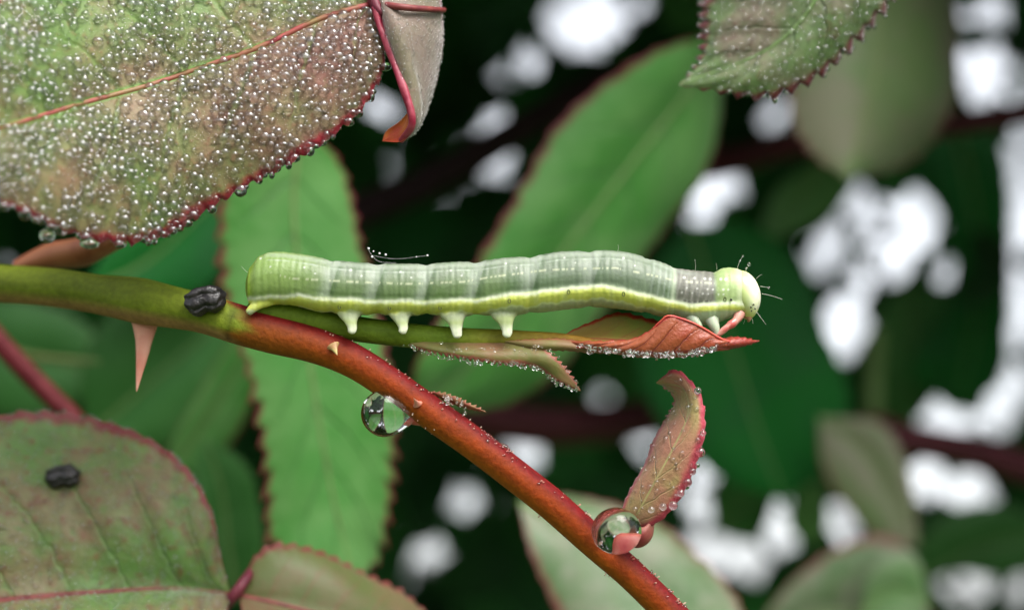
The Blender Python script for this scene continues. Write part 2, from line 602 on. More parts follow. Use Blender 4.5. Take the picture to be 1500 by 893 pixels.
def build_foliage_mass():
    m = NT('dark_leaf')
    isl = m.add('ShaderNodeNewGeometry').outputs['Random Per Island']
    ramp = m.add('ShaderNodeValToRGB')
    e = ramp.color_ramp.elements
    e[0].position, e[0].color = 0.0, (0.005, 0.028, 0.005, 1)  # deep shade inside the bush is put into these near-black greens
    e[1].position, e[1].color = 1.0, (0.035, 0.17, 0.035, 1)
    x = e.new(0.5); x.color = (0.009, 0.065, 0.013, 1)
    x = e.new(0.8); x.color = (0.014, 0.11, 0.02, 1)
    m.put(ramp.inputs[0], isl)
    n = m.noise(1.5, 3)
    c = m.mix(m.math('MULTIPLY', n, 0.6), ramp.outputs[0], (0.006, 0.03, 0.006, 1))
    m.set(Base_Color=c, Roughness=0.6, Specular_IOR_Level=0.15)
    TV, TF = leaf_template()
    step = 4.0
    gx = np.arange(-420, 1921, step); gy = np.arange(-420, 1300, step)
    X, Y = np.meshgrid(gx, gy)
    gap = gap_mask(X, Y)
    need = ~gap
    Vs, Fs = [], []
    cnt = 0
    def put(px, py, depth, L, ang, tiltx, tiltz):
        nonlocal cnt
        c, s = math.cos(ang), math.sin(ang)
        R = np.array([[c, 0, s], [0, 1, 0], [-s, 0, c]])
        cx, sx = math.cos(tiltx), math.sin(tiltx)
        Rx = np.array([[1, 0, 0], [0, cx, -sx], [0, sx, cx]])
        cz, sz = math.cos(tiltz), math.sin(tiltz)
        Rz = np.array([[cz, -sz, 0], [sz, cz, 0], [0, 0, 1]])
        V = (TV * L) @ (R @ Rx @ Rz).T + P(px, py, depth)
        Vs.append(V); Fs.append(TF + cnt * len(TV)); cnt += 1
        return V
    # cover everything that is not a gap, large leaves first
    pool, age = None, 99
    for (Lpx, tries) in ((330, 500), (220, 900), (140, 1600), (85, 3000), (52, 6000), (32, 7000), (20, 7000)):
        for _ in range(tries):
            if age > 15:
                pool, age = np.nonzero(need), 0
            age += 1
            ys, xs = pool
            if len(ys) < 60: break
            k = RNG.integers(len(ys))
            if not need[ys[k], xs[k]]: continue
            px, py = gx[xs[k]] + RNG.uniform(-Lpx, Lpx) * .25, gy[ys[k]] + RNG.uniform(-Lpx, Lpx) * .25
            ang = RNG.uniform(0, 2 * math.pi)
            i0, i1 = np.searchsorted(gy, (py - Lpx * .52, py + Lpx * .52)); j0, j1 = np.searchsorted(gx, (px - Lpx * .52, px + Lpx * .52))
            if i1 - i0 < 2 or j1 - j0 < 2: continue
            # footprint in the picture (along and across the leaf)
            dx, dy = (gx[j0:j1] - px)[None], -(gy[i0:i1] - py)[:, None]
            al = dx * math.sin(ang) + dy * math.cos(ang)
            ac = dx * math.cos(ang) - dy * math.sin(ang)
            uu = np.clip(al / Lpx + 0.5, 0, 1)
            inside = (np.abs(al) < Lpx / 2) & (np.abs(ac) < 0.33 * Lpx * np.sin(np.pi * uu ** .85) ** .75)
            tot = inside.sum()
            if tot == 0: continue
            if (inside & gap[i0:i1, j0:j1]).sum() > 0.02 * tot: continue
            new = (inside & need[i0:i1, j0:j1]).sum()
            if new < 0.25 * tot and new < 40: continue
            depth = RNG.uniform(9, 22) if Lpx > 100 else RNG.uniform(8, 13)
            L = Lpx * (DIST + depth) / DIST / K
            put(px, py, depth, L, ang, RNG.uniform(-.35, .35), RNG.uniform(-.3, .3))
            need[i0:i1, j0:j1] &= ~inside
    for gx_, gy_, a_, b_, an_ in GAPS:
        if a_ * b_ > 1200:
            for _ in range(int(a_ * b_ / 900)):
                put(gx_ + RNG.uniform(-1, 1) * a_, gy_ + RNG.uniform(-1, 1) * b_, RNG.uniform(9, 14), RNG.uniform(.22, .5), RNG.uniform(0, 6.28), RNG.uniform(-.8, .8), RNG.uniform(-.8, .8))
    # the bush goes on above and beside the picture: unseen leaves, added to shade the back
    for _ in range(900):
        side = RNG.uniform()
        depth = RNG.uniform(3, 24)
        if side < 0.6:
            px, py = RNG.uniform(-500, 2000), RNG.uniform(-1100, -230)
        elif side < 0.8:
            px, py = RNG.uniform(-1100, -300), RNG.uniform(-600, 1200)
        else:
            px, py = RNG.uniform(1850, 2600), RNG.uniform(-600, 1200)
        put(px, py, depth, RNG.uniform(2.2, 4.5), RNG.uniform(0, 6.28), RNG.uniform(-1.2, 1.2), RNG.uniform(-.8, .8))
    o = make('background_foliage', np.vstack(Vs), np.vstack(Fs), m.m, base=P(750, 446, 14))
    tag(o, 'dark blurred mass of rose foliage filling the far background', 'foliage', kind='stuff')
    print('foliage leaves', cnt, 'uncovered', need.sum(), 'of', need.size)


build_foliage_mass()

# ------------------------------------------------------------------ background leaves one can tell apart
RIB_RED = plain('red_rib', (0.16, 0.02, 0.025), (0.25, 0.05, 0.04), rough=0.5, sss=0.1)
RIB_GREEN = plain('green_rib', (0.12, 0.20, 0.05), (0.16, 0.26, 0.08), rough=0.5)
L_GREEN = leaf_mat('green_leaf', (0.06, 0.25, 0.035), (0.12, 0.31, 0.075), (0.15, 0.015, 0.02), (0.10, 0.23, 0.06), vein=(0.045, 0.16, 0.03), edge_w=0.10, ns=1.6, contrast=(.36, .66), fine=9, bump=.6,
                   vein_s=0.6, spec=0.3, rough=0.5, transl=0.25, sheen=0.1)
L_PALE = leaf_mat('pale_leaf', (0.10, 0.19, 0.07), (0.24, 0.27, 0.18), (0.20, 0.06, 0.05), (0.20, 0.30, 0.12), edge_w=0.14, vein_s=0.5, ns=2.0, fine=12, speck=.15, transl=0.2, sheen=0.15)
L_OLIVE = leaf_mat('olive_leaf', (0.13, 0.21, 0.07), (0.20, 0.20, 0.12), (0.18, 0.07, 0.05), (0.17, 0.17, 0.08), edge_w=0.10, vein_s=0.3, transl=0.2, sheen=0.2)
L_DARK = leaf_mat('deep_green_leaf', (0.010, 0.15, 0.02), (0.016, 0.12, 0.028), (0.014, 0.10, 0.02), (0.018, 0.15, 0.03), edge_w=0.05, vein_s=0.15, spec=0.15, rough=0.6, transl=0.15)
L_MID = leaf_mat('mid_green_leaf', (0.035, 0.16, 0.025), (0.07, 0.22, 0.055), (0.06, 0.10, 0.03), (0.05, 0.18, 0.05), edge_w=0.05, vein_s=0.2, spec=0.25, rough=0.5, transl=0.2)
L_BRIGHT = leaf_mat('bright_green_leaf', (0.09, 0.28, 0.05), (0.12, 0.30, 0.09), (0.12, 0.16, 0.05), (0.12, 0.28, 0.08), edge_w=0.05, vein_s=0.2, transl=0.25)


def Z(pts, y0, y1=None):
    """attach depth to a pixel list, running from y0 to y1"""
    n = len(pts)
    y1 = y0 if y1 is None else y1
    return [(p[0], p[1], y0 + (y1 - y0) * i / max(1, n - 1)) for i, p in enumerate(pts)]


def bg_leaf(label, A, M, B, y0, y1, mat, teeth=(16, 0.03), rib=(0.02, 0.008), rib_mat=None, dA=0.0, dB=0.0, **kw):
    a, m_, b = Z(A, y0, y1), Z(M, y0, y1), Z(B, y0, y1)
    a = [a[0]] + [(p[0], p[1], p[2] + dA) for p in a[1:-1]] + [a[-1]]
    b = [b[0]] + [(p[0], p[1], p[2] + dB) for p in b[1:-1]] + [b[-1]]
    o, G, N = leaf('rose_leaf', a, m_, b, mat, teeth=teeth, rib=rib, rib_mat=rib_mat or RIB_GREEN, nu=90, nv=6, **kw)
    tag(o, label, 'leaf', 'leaves of the rose bush')
    return o, G, N


bg_leaf('broad light green leaf with a dark red margin behind the middle of the caterpillar',
        [(1060, 45), (960, 75), (880, 125), (815, 185), (775, 255), (740, 315), (700, 380), (650, 455), (610, 530), (600, 600)],
        [(1060, 45), (1010, 130), (940, 220), (870, 310), (800, 400), (730, 490), (670, 550), (600, 600)],
        [(1060, 45), (1058, 120), (1050, 200), (1025, 270), (970, 340), (920, 410), (860, 490), (800, 560), (720, 600), (600, 600)],
        4.2, 3.2, L_GREEN, dA=-0.3, dB=0.5)
bg_leaf('tall light green leaf with jagged dark red margin behind the caterpillar\'s tail and large drop',
        [(440, 190), (360, 215), (325, 280), (322, 350), (328, 420), (352, 500), (368, 560), (384, 640), (392, 720), (396, 790), (440, 830), (520, 850)],
        [(440, 190), (430, 300), (440, 420), (455, 540), (475, 660), (495, 760), (520, 850)],
        [(440, 190), (490, 225), (515, 290), (528, 360), (548, 440), (566, 520), (576, 600), (574, 690), (565, 770), (550, 820), (520, 850)],
        2.6, 2.4, L_GREEN, teeth=(24, 0.085), dA=-0.15, dB=0.3, bulge=0.03)
bg_leaf('smooth deep green leaf to the right of the caterpillar\'s head',
        [(1010, 330), (960, 390), (930, 470), (940, 560), (985, 640), (1060, 700), (1150, 735)],
        [(1010, 330), (1040, 420), (1075, 520), (1110, 630), (1150, 735)],
        [(1010, 330), (1110, 335), (1180, 400), (1205, 480), (1240, 560), (1235, 660), (1150, 735)],
        6.0, 6.0, L_DARK)
bg_leaf('pale olive leaf behind the serrated dewy leaf at the top right',
        [(1290, -120), (1200, -20), (1160, 80), (1160, 170), (1190, 225), (1240, 262)],
        [(1290, -120), (1290, 0), (1280, 120), (1240, 262)],
        [(1290, -120), (1390, -20), (1402, 90), (1390, 170), (1330, 240), (1240, 262)],
        4.5, 4.0, L_OLIVE, dB=0.4)
bg_leaf('small light green leaf hanging below the pale olive leaf at right',
        [(1200, 235), (1150, 265), (1122, 310), (1112, 362)], [(1200, 235), (1180, 280), (1112, 362)], [(1200, 235), (1250, 262), (1215, 315), (1112, 362)],
        6.5, 6.5, L_BRIGHT, teeth=(8, .02))
bg_leaf('dark green leaf beside the white gap at the right edge',
        [(1400, 180), (1320, 230), (1385, 330), (1390, 440), (1330, 540), (1400, 605)], [(1400, 180), (1430, 330), (1430, 460), (1400, 605)],
        [(1400, 180), (1470, 220), (1482, 330), (1480, 460), (1465, 560), (1400, 605)], 9.0, 9.0, L_DARK)
bg_leaf('dark green leaf between the upright white gaps on the right',
        [(1330, 400), (1285, 460), (1270, 540), (1330, 640)], [(1330, 400), (1330, 500), (1330, 640)], [(1330, 400), (1385, 430), (1390, 540), (1330, 640)], 9.5, 9.5, L_MID)
bg_leaf('pale grey-green leaf with rusty margin behind the lower stem',
        [(760, 735), (775, 800), (800, 860), (840, 930), (960, 1010), (1130, 1010)],
        [(760, 735), (860, 790), (960, 870), (1050, 950), (1130, 1010)],
        [(760, 735), (830, 725), (940, 752), (1020, 810), (1080, 880), (1130, 1010)],
        3.2, 3.0, L_PALE, dA=-0.2, dB=0.3, rib=(0.025, 0.01))
bg_leaf('pale green leaf with pinkish rim at the bottom right',
        [(1100, 930), (1160, 850), (1230, 800), (1300, 785), (1345, 830), (1370, 930)], [(1100, 930), (1200, 900), (1300, 900), (1370, 930)],
        [(1100, 930), (1180, 1000), (1290, 1010), (1370, 930)], 5.0, 5.0, L_PALE)
bg_leaf('bright green round leaflet at the bottom right beside the pale leaf',
        [(1262, 900), (1268, 850), (1295, 812), (1340, 812), (1362, 880)], [(1262, 900), (1300, 865), (1362, 880)], [(1262, 900), (1310, 960), (1362, 880)], 4.7, 4.7, leaf_mat('soft_green_leaf', (0.13, 0.27, 0.09), (0.19, 0.29, 0.14), (0.2, 0.26, 0.15), (0.15, 0.28, 0.1), edge_w=.3, transl=.25), teeth=(6, .01))
bg_leaf('folded grey-green leaf with brown margin standing at the lower right',
        [(1200, 610), (1205, 680), (1240, 740), (1290, 790), (1345, 800)], [(1200, 610), (1265, 660), (1310, 730), (1345, 800)], [(1200, 610), (1290, 620), (1330, 690), (1345, 800)], 5.5, 5.2, L_OLIVE)
bg_leaf('blue-green leaf at the right border under the maroon stem',
        [(1340, 860), (1345, 790), (1400, 745), (1480, 740), (1580, 790)], [(1340, 860), (1420, 810), (1490, 790), (1580, 790)], [(1340, 860), (1400, 838), (1480, 842), (1580, 790)], 8.0, 8.0, L_MID)
bg_leaf('dark green leaf in the top middle between white gaps',
        [(950, -60), (955, -10), (980, 40), (1040, 50), (1080, 20)], [(950, -60), (1000, -20), (1080, 20)], [(950, -60), (1040, -70), (1080, 20)], 8.0, 8.0, L_MID)
bg_leaf('bright green narrow leaf standing between white gaps at lower right',
        [(1190, 800), (1155, 770), (1165, 710), (1195, 690)], [(1190, 800), (1185, 740), (1195, 690)], [(1190, 800), (1212, 770), (1210, 720), (1195, 690)], 7.0, 7.0, L_BRIGHT, teeth=(6, .01))
bg_leaf('dark green leaf between the curled young leaf and white gap',
        [(1050, 780), (1040, 730), (1060, 690), (1110, 690), (1140, 720)], [(1050, 780), (1085, 740), (1140, 720)], [(1050, 780), (1110, 790), (1140, 720)], 7.5, 7.5, L_MID, teeth=(6, .01))
# left side
bg_leaf('green leaf filling the space under the left part of the stem',
        [(130, 640), (120, 540), (170, 450), (260, 420), (360, 440)], [(130, 640), (220, 560), (300, 490), (360, 440)], [(130, 640), (230, 660), (320, 580), (360, 440)], 4.6, 4.4, L_MID)
bg_leaf('pale green strip-like leaf leaning behind the pink thorn',
        [(225, 720), (255, 640), (300, 560), (345, 490), (400, 430)], [(225, 720), (285, 640), (345, 545), (400, 430)], [(225, 720), (310, 680), (370, 590), (400, 430)], 4.0, 3.8, L_GREEN, teeth=(0, 0))
bg_leaf('green leaf hanging between the frass leaf and jagged red margin',
        [(350, 880), (305, 830), (290, 750), (285, 690), (300, 640)], [(350, 880), (335, 800), (325, 720), (300, 640)], [(350, 880), (385, 820), (380, 740), (360, 680), (300, 640)], 3.6, 3.6, L_MID)
bg_leaf('blue-green leaf at the left border below the stem',
        [(-120, 480), (-20, 440), (80, 450), (150, 500), (165, 560)], [(-120, 480), (0, 510), (90, 530), (165, 560)], [(-120, 480), (-40, 590), (60, 610), (165, 560)], 5.0, 5.0, L_MID)
bg_leaf('dark green leaf just below the big dewy leaf at upper left',
        [(120, 430), (170, 350), (250, 300), (330, 275)], [(120, 430), (220, 380), (330, 275)], [(120, 430), (220, 440), (320, 400), (330, 275)], 4.0, 4.2, L_DARK)


# stems in the background
def stem_thing(label, pts, radii, mat, name='rose_cane', cat='cane', group='blurred stems in the background', **kw):
    o = tube(name, PP(pts), radii, mat, base=P(*pts[0]), wobble=0.06, **kw)
    return tag(o, label, cat, group)


MAROON = plain('maroon_bark', (0.045, 0.006, 0.010), (0.075, 0.012, 0.018), rough=0.6, spec=0.2)
REDBARK = plain('red_bark', (0.085, 0.006, 0.010), (0.12, 0.014, 0.018), rough=0.6, spec=0.15)
BLACKBARK = plain('dark_bark', (0.012, 0.006, 0.006), (0.02, 0.008, 0.01), rough=0.7, spec=0.1)
stem_thing('dark red stem slanting down at the left border above the frass leaf', [(-90, 400, 2.6), (-20, 480, 2.5), (40, 545, 2.4), (115, 620, 2.3)], [0.075, 0.07], REDBARK)
stem_thing('dark maroon branch slanting from the orange leaf tip up to the top middle', [(470, 335, 6.5), (620, 270, 6.5), (760, 190, 6.3), (900, 115, 6.0), (1080, 60, 5.8)], [0.16, 0.13], BLACKBARK)
stem_thing('dark maroon stem running level behind the red stem and below the caterpillar', [(650, 600, 7), (780, 622, 7), (900, 618, 7), (1010, 600, 7), (1080, 590, 7)], [0.19, 0.17], MAROON)
stem_thing('maroon stem crossing below the white gaps at the right border', [(1270, 625, 6), (1340, 645, 6), (1420, 660, 6), (1520, 690, 6)], [0.13, 0.15], MAROON)
stem_thing('dark stem behind the pale olive leaf at the upper right', [(960, 250, 7), (1080, 235, 6.5), (1170, 210, 5.5), (1300, 195, 5.5), (1420, 180, 5.5), (1530, 160, 5.5)], [0.14, 0.09], MAROON)
stem_thing('pale green upright stalk between the dark leaves on the right', [(1285, 480, 7), (1280, 560, 7), (1282, 650, 7)], [0.07, 0.09], RIB_GREEN, cat='stalk')
stem_thing('thin olive shoot crossing the gap left of the pink thorn', [(10, 520, 3.6), (70, 525, 3.6), (145, 530, 3.6)], [0.04, 0.012], plain('olive_shoot', (0.06, 0.09, 0.01), (0.09, 0.10, 0.02)), cat='shoot')
stem_thing('orange-red leaf stalk stub behind the stem under the dewy leaf', [(25, 392, 1.0), (75, 375, 0.9), (120, 368, 0.8), (180, 345, 0.75)], [0.05, 0.085, 0.10, 0.06],
           plain('orange_red_stalk', (0.20, 0.035, 0.02), (0.34, 0.12, 0.05), ns=4), name='young_shoot', cat='shoot')

# ------------------------------------------------------------------ bottom-left compound leaf (two leaflets meeting at a red node)
L_FRASS = leaf_mat('mottled_leaf', (0.12, 0.24, 0.05), (0.20, 0.17, 0.07), (0.22, 0.02, 0.025), (0.20, 0.03, 0.03), vein=(0.17, 0.32, 0.09), edge_w=0.09, mid_w=0.03,
                   nside=7, slant=2.0, vein_s=0.5, ns=1.8, fine=14, speck=0.55, transl=0.15, sheen=0.15, bump=0.7)
lf = root('rose_leaf', P(342, 872, 0.95), 'mottled red-rimmed compound leaf with a black pellet on it at bottom left', 'leaf', 'leaves of the rose bush')
_, GF, NF = leaf('leaflet',
                 [(338, 870, 0.95), (322, 810, 0.95), (312, 755, 0.90), (285, 700, 0.95), (245, 660, 1.00), (195, 632, 1.05), (130, 612, 1.15), (60, 604, 1.15), (0, 610, 1.05), (-120, 650, 0.85), (-250, 900, 0.35)],
                 [(338, 870, 0.95), (250, 862, 0.85), (150, 867, 0.75), (60, 874, 0.65), (-50, 884, 0.55), (-250, 900, 0.35)],
                 [(338, 870, 0.95), (310, 960, 0.35), (200, 1030, 0.25), (0, 1050, 0.05), (-150, 980, 0.15), (-250, 900, 0.35)],
                 L_FRASS, nu=130, nv=10, teeth=(26, 0.03), bulge=0.05, quilt=0.04, nside=7, slant=2.0, parent=lf, rib=(0.018, 0.012), rib_mat=RIB_RED)
L_OLIVERED = leaf_mat('olive_red_leaf', (0.12, 0.15, 0.035), (0.20, 0.13, 0.06), (0.20, 0.025, 0.025), (0.25, 0.05, 0.04), edge_w=0.16, ns=1.2, transl=0.15, sheen=0.2, speck=0.2)
leaf('leaflet', [(350, 872, 0.95), (370, 820, 1.05), (405, 797, 1.15), (470, 808, 1.25), (530, 838, 1.35), (600, 875, 1.45), (680, 960, 1.55)],
     [(350, 872, 0.95), (430, 890, 0.95), (540, 920, 1.05), (680, 960, 1.55)],
     [(350, 872, 0.95), (370, 950, 0.55), (460, 1020, 0.55), (580, 1020, 0.85), (680, 960, 1.55)], L_OLIVERED, nu=110, nv=8, teeth=(20, 0.045), parent=lf, rib=(0.02, 0.01), rib_mat=RIB_RED)
tube('rachis', PP([(318, 905, 1.05), (342, 872, 0.90), (362, 845, 0.97), (385, 815, 1.35)]), [0.03, 0.036, 0.032, 0.02], plain('magenta_rachis', (0.13, 0.010, 0.028), (0.19, 0.03, 0.05)), parent=lf, n=20)

# ------------------------------------------------------------------ top-left compound leaf covered with dew
L_DEWY = leaf_mat('dewy_leaf', (0.125, 0.23, 0.045), (0.29, 0.125, 0.10), (0.34, 0.02, 0.035), (0.13, 0.27, 0.04), vein=(0.15, 0.26, 0.06), edge_w=0.085, mid_w=0.045,
                  nside=8, slant=1.8, vein_s=0.5, ns=0.75, contrast=(.38, .68), fine=22, speck=0.22, transl=0.12, sheen=0.12, rough=0.45, spec=.25, bump=0.6)
lt = root('rose_leaf', P(550, 5, 0.15), 'large dew-covered compound leaf with crimson margins at the top left', 'leaf', 'leaves of the rose bush')
tl_mid = [(548, 6, .12), (470, 28, .06), (380, 70, 0.0), (300, 98, -.05), (220, 125, -.15), (120, 152, -.4), (0, 188, -.8), (-100, 212, -1.15), (-200, 228, -1.5)]
tl, GT, NTt = leaf('leaflet',
                   [(548, 6, .12), (560, 50, .1), (561, 100, .05), (532, 155, 0.0), (490, 195, -.05), (440, 228, -.1), (390, 255, -.12), (335, 286, -.15), (285, 318, -.2), (240, 343, -.28), (190, 354, -.38),
                    (150, 351, -.48), (100, 339, -.6), (60, 321, -.72), (20, 304, -.85), (-70, 270, -1.1), (-140, 245, -1.3), (-200, 228, -1.5)],
                   tl_mid,
                   [(548, 6, .12), (540, -40, .3), (480, -95, .5), (380, -120, .5), (250, -115, .3), (120, -70, .0), (0, -6, -.5), (-100, 80, -1.0), (-200, 228, -1.5)],
                   L_DEWY, nu=200, nv=14, teeth=(38, 0.035), bulge=0.035, quilt=0.014, parent=lt, rib=(0.021, 0.014), rib_mat=plain('spotted_rib', (0.20, 0.14, 0.04), (0.30, 0.03, 0.04), ns=4, sss=0.1), thick=0.012)
L_SIDE = leaf_mat('grey_pink_leaf', (0.22, 0.19, 0.11), (0.27, 0.19, 0.15), (0.28, 0.02, 0.05), (0.28, 0.24, 0.18), edge_w=0.16, mid_w=0.01, vein_s=0.1, ns=2.0, fine=30, speck=0.15, transl=0.25, sheen=0.5, bump=0.4, edge_break=.2)
tr_, GR, NR = leaf('leaflet',
                   [(556, 4, .1), (566, 50, .02), (580, 96, -.03), (594, 135, -.06), (603, 165, -.08), (602, 186, -.06), (585, 206, .05)],
                   [(566, -10, .1), (598, 40, .0), (606, 90, .0), (612, 130, .02), (612, 165, .04), (605, 188, .04), (585, 206, .05)],
                   [(640, -30, .35), (647, 20, .35), (647, 70, .35), (637, 120, .33), (622, 160, .28), (604, 192, .2), (585, 206, .05)],
                   L_SIDE, nu=90, nv=8, teeth=(0, 0), bulge=0.10, parent=lt, thick=0.012)
tube('midrib', PP([(552, 6, .08), (590, 11, .0), (630, 14, .12), (650, 15, .3)]), [0.022, 0.016], RIB_RED, parent=tr_, n=20)
tube('red_margin', PP([(550, 10, .06), (556, 36, .05), (566, 62, .02), (580, 98, -.03), (594, 136, -.06), (602, 165, -.08), (602, 186, -.06), (588, 206, .03)]), [0.024, 0.026, 0.022, 0.028, 0.022, 0.018],
     plain('crimson_margin', (0.26, 0.012, 0.04), (0.36, 0.05, 0.08), ns=20, rough=.35, sss=.2), parent=tr_, n=60, wobble=.15)
leaf('curled_tip', [(600, 162, .0), (585, 178, .06), (566, 192, .12), (560, 207, .12)], [(600, 162, .0), (592, 186, .02), (580, 196, .06), (560, 207, .12)], [(600, 162, .0), (603, 188, -.04), (588, 207, .0), (560, 207, .12)],
     plain('orange_tip', (0.50, 0.13, 0.01), (0.42, 0.05, 0.015), ns=8, sss=.2), nu=30, nv=5, bulge=-.1, parent=lt)
tube('rachis', PP([(530, -40, .3), (545, -8, .12), (553, 12, .06), (563, 22, .05)]), [0.05, 0.045, 0.045, 0.02], plain('crimson_rachis', (0.14, 0.012, 0.03), (0.22, 0.03, 0.06)), parent=lt, n=24, wobble=.1)

# ------------------------------------------------------------------ top-right serrated leaf
L_TOPR = leaf_mat('serrated_leaf', (0.12, 0.20, 0.06), (0.20, 0.17, 0.11), (0.13, 0.010, 0.016), (0.09, 0.13, 0.05), edge_w=0.17, vein_s=0.45, ns=1.8, fine=20, speck=0.35, transl=0.12, sheen=0.2, bump=.6, edge_break=.3)
tro, GS, NS = leaf('rose_leaf',
                   [(1190, -190, 0.90), (1090, -120, 0.90), (1045, -50, 0.90), (1032, 10, 0.85), (1033, 60, 0.80), (1026, 95, 0.75), (995, 126, 0.70)],
                   [(1190, -190, 0.90), (1210, -90, 0.60), (1200, -10, 0.55), (1130, 70, 0.60), (995, 126, 0.70)],
                   [(1190, -190, 0.90), (1300, -110, 0.70), (1310, -20, 0.70), (1260, 50, 0.65), (1190, 115, 0.60), (1120, 140, 0.60), (1050, 132, 0.65), (995, 126, 0.70)],
                   L_TOPR, nu=150, nv=14, teeth=(24, 0.07), bulge=0.06, quilt=.02, rib=(.02, .01), rib_mat=RIB_GREEN, base=P(1190, -190, 1.3), thick=.012)
tag(tro, 'dewy serrated leaf tip with dark red teeth poking in at the top right', 'leaf', 'leaves of the rose bush')

# ------------------------------------------------------------------ the main stem
stem_pts = [(-120, 408, 1.1), (0, 415, .75), (100, 424, .5), (200, 440, .28), (290, 457, .12), (345, 474, .06), (400, 489, .04), (460, 505, .03), (520, 530, .02), (580, 568, .0), (640, 611, .0), (700, 653, .0),
            (760, 700, .0), (820, 748, .02), (880, 802, .04), (930, 846, .06), (990, 905, .08), (1080, 1000, .12)]


def stem_cols(V, A, t):
    px = V[:, 0] * K / ((DIST + V[:, 1]) / DIST) + 750
    py = 446.5 - V[:, 2] * K / ((DIST + V[:, 1]) / DIST)
    S = spline(PP(stem_pts), 170)
    cz = np.interp(V[:, 0], S[:, 0], S[:, 2])
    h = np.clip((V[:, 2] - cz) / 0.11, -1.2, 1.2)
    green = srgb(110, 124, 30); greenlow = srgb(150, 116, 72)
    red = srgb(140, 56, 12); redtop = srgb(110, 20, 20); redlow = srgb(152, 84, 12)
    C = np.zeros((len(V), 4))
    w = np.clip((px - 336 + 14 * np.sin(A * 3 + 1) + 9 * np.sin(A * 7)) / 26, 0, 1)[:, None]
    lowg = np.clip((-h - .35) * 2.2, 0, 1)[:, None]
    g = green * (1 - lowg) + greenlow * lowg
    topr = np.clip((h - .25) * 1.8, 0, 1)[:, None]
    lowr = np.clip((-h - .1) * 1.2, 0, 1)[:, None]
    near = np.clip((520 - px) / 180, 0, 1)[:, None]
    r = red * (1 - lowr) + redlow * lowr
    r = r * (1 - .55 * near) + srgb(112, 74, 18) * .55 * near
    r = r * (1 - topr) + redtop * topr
    out = g * (1 - w) + r * w
    scar = (np.exp(-((px - 338 - 6 * h) / 3.0) ** 2) + .6 * np.exp(-((px - 352 - 5 * h) / 2.0) ** 2))[:, None]
    streak = (np.sin(A * 7 + px * .01) * np.sin(px * .021 + A * 3) > .55)[:, None] * .18
    out = out * (1 - .5 * np.clip(scar, 0, 1)) * (1 - streak)
    out[:, 3] = 1
    return out


STEM = vcol_mat('stem_skin', rough=0.62, spec=0.16, sss=0.1, ns=30, amt=0.42, bump=0.7, sss_scale=.05).m
st = root('rose_cane', P(345, 474, .06), 'glossy rose stem turning from green to red and slanting down across the picture', 'stem')
tube('stem', PP(stem_pts), np.array([27, 29, 30, 30, 29, 35, 29.5, 29, 27, 25, 24, 24, 24, 23.5, 23, 23, 23, 23]) / K, STEM, parent=st, n=170, nseg=28, wobble=.03, colors=stem_cols)
# node ring where last year's wood ends
PINK = plain('pink_thorn_skin', (0.66, 0.24, 0.17), (0.72, 0.36, 0.26), ns=5, rough=.45, sss=.3)


def thorn(base_p, tip_p, r, mat, parent, bend=(0, 0, 0), name='thorn', squash=.6):
    b, t = np.array(base_p), np.array(tip_p)
    mid = b + (t - b) * .45 + np.array(bend)
    return tube(name, [b, mid, t], [r * 1.25, r * .8, r * .52, r * .36, r * .2, r * .03], mat, parent=parent, n=18, nseg=12, squash=squash)


thorn(P(214, 448, .30), P(200, 573, .20), 25 / K, PINK, st, bend=(.01, 0, 0), squash=.42)
thorn(P(632, 606, .0), P(588, 618, -.02), 26 / K, plain('red_thorn_skin', (0.42, 0.06, 0.03), (0.5, 0.14, 0.1), ns=8, sss=.2), st)
thorn(P(612, 592, -.1), P(606, 583, -.17), 6 / K, PINK, st)
thorn(P(488, 506, -.10), P(494, 520, -.16), 8 / K, plain('tan_thorn_skin', (0.42, 0.34, 0.12), (0.36, 0.2, 0.08)), st)
leaf('bud_scale', [(630, 573, -.0), (655, 577, -.02), (685, 590, -.04), (712, 603, -.05)], [(630, 573, .0), (655, 582, -.02), (685, 594, -.04), (712, 603, -.05)],
     [(630, 573, .0), (655, 588, .02), (685, 598, .0), (712, 603, -.05)], plain('scale_skin', (0.30, 0.16, 0.07), (0.26, 0.07, 0.04), ns=22), nu=60, nv=5, parent=st, bulge=.05, thick=.005, teeth=(11, .022))
# fine bristles along the stem, too small to pick apart
BR = plain('bristle', (0.55, 0.40, 0.30), (0.6, 0.2, 0.15), ns=10)
S_ = spline(PP(stem_pts), 400)
Vb, Fb, nb_ = [], [], 0
for k in range(80):
    i = int(RNG.integers(190, 385))
    p = S_[i]; t = S_[i + 1] - S_[i - 1]; t /= np.linalg.norm(t)
    up = np.array([-t[2], 0, t[0]]) * (1 if RNG.uniform() < .8 else -1)
    a = RNG.uniform(-.9, .3)
    d = up * math.cos(a) + np.array([0, -1, 0]) * -math.sin(a)
    s0 = p + d * 22.5 / K
    ln = RNG.uniform(2, 5.5) / K
    V, F, _, _ = tube_data(np.array([s0, s0 + d * ln * .6 + t * ln * .1, s0 + d * ln + t * ln * .25]), [1.3 / K, .9 / K, 1.1 / K], 5)
    Vb.append(V); Fb += [tuple(q + nb_ for q in f) for f in F]; nb_ += len(V)
o = make('stem_bristle', np.vstack(Vb), Fb, BR, parent=st); o['kind'] = 'stuff'
Cb, Rb = [], []
for k in range(75):
    i = int(RNG.integers(205, 380)) if k < 50 else int(RNG.integers(262, 275))
    p = S_[i]; t = S_[i + 1] - S_[i - 1]; t /= np.linalg.norm(t)
    up = np.array([-t[2], 0, t[0]])
    a = RNG.uniform(-1.0, .1)
    d = up * math.cos(a) + np.array([0, 1, 0]) * math.sin(a)
    Cb.append(p + d * 23.6 / K); Rb.append(RNG.uniform(1.2, 3.2) / K)
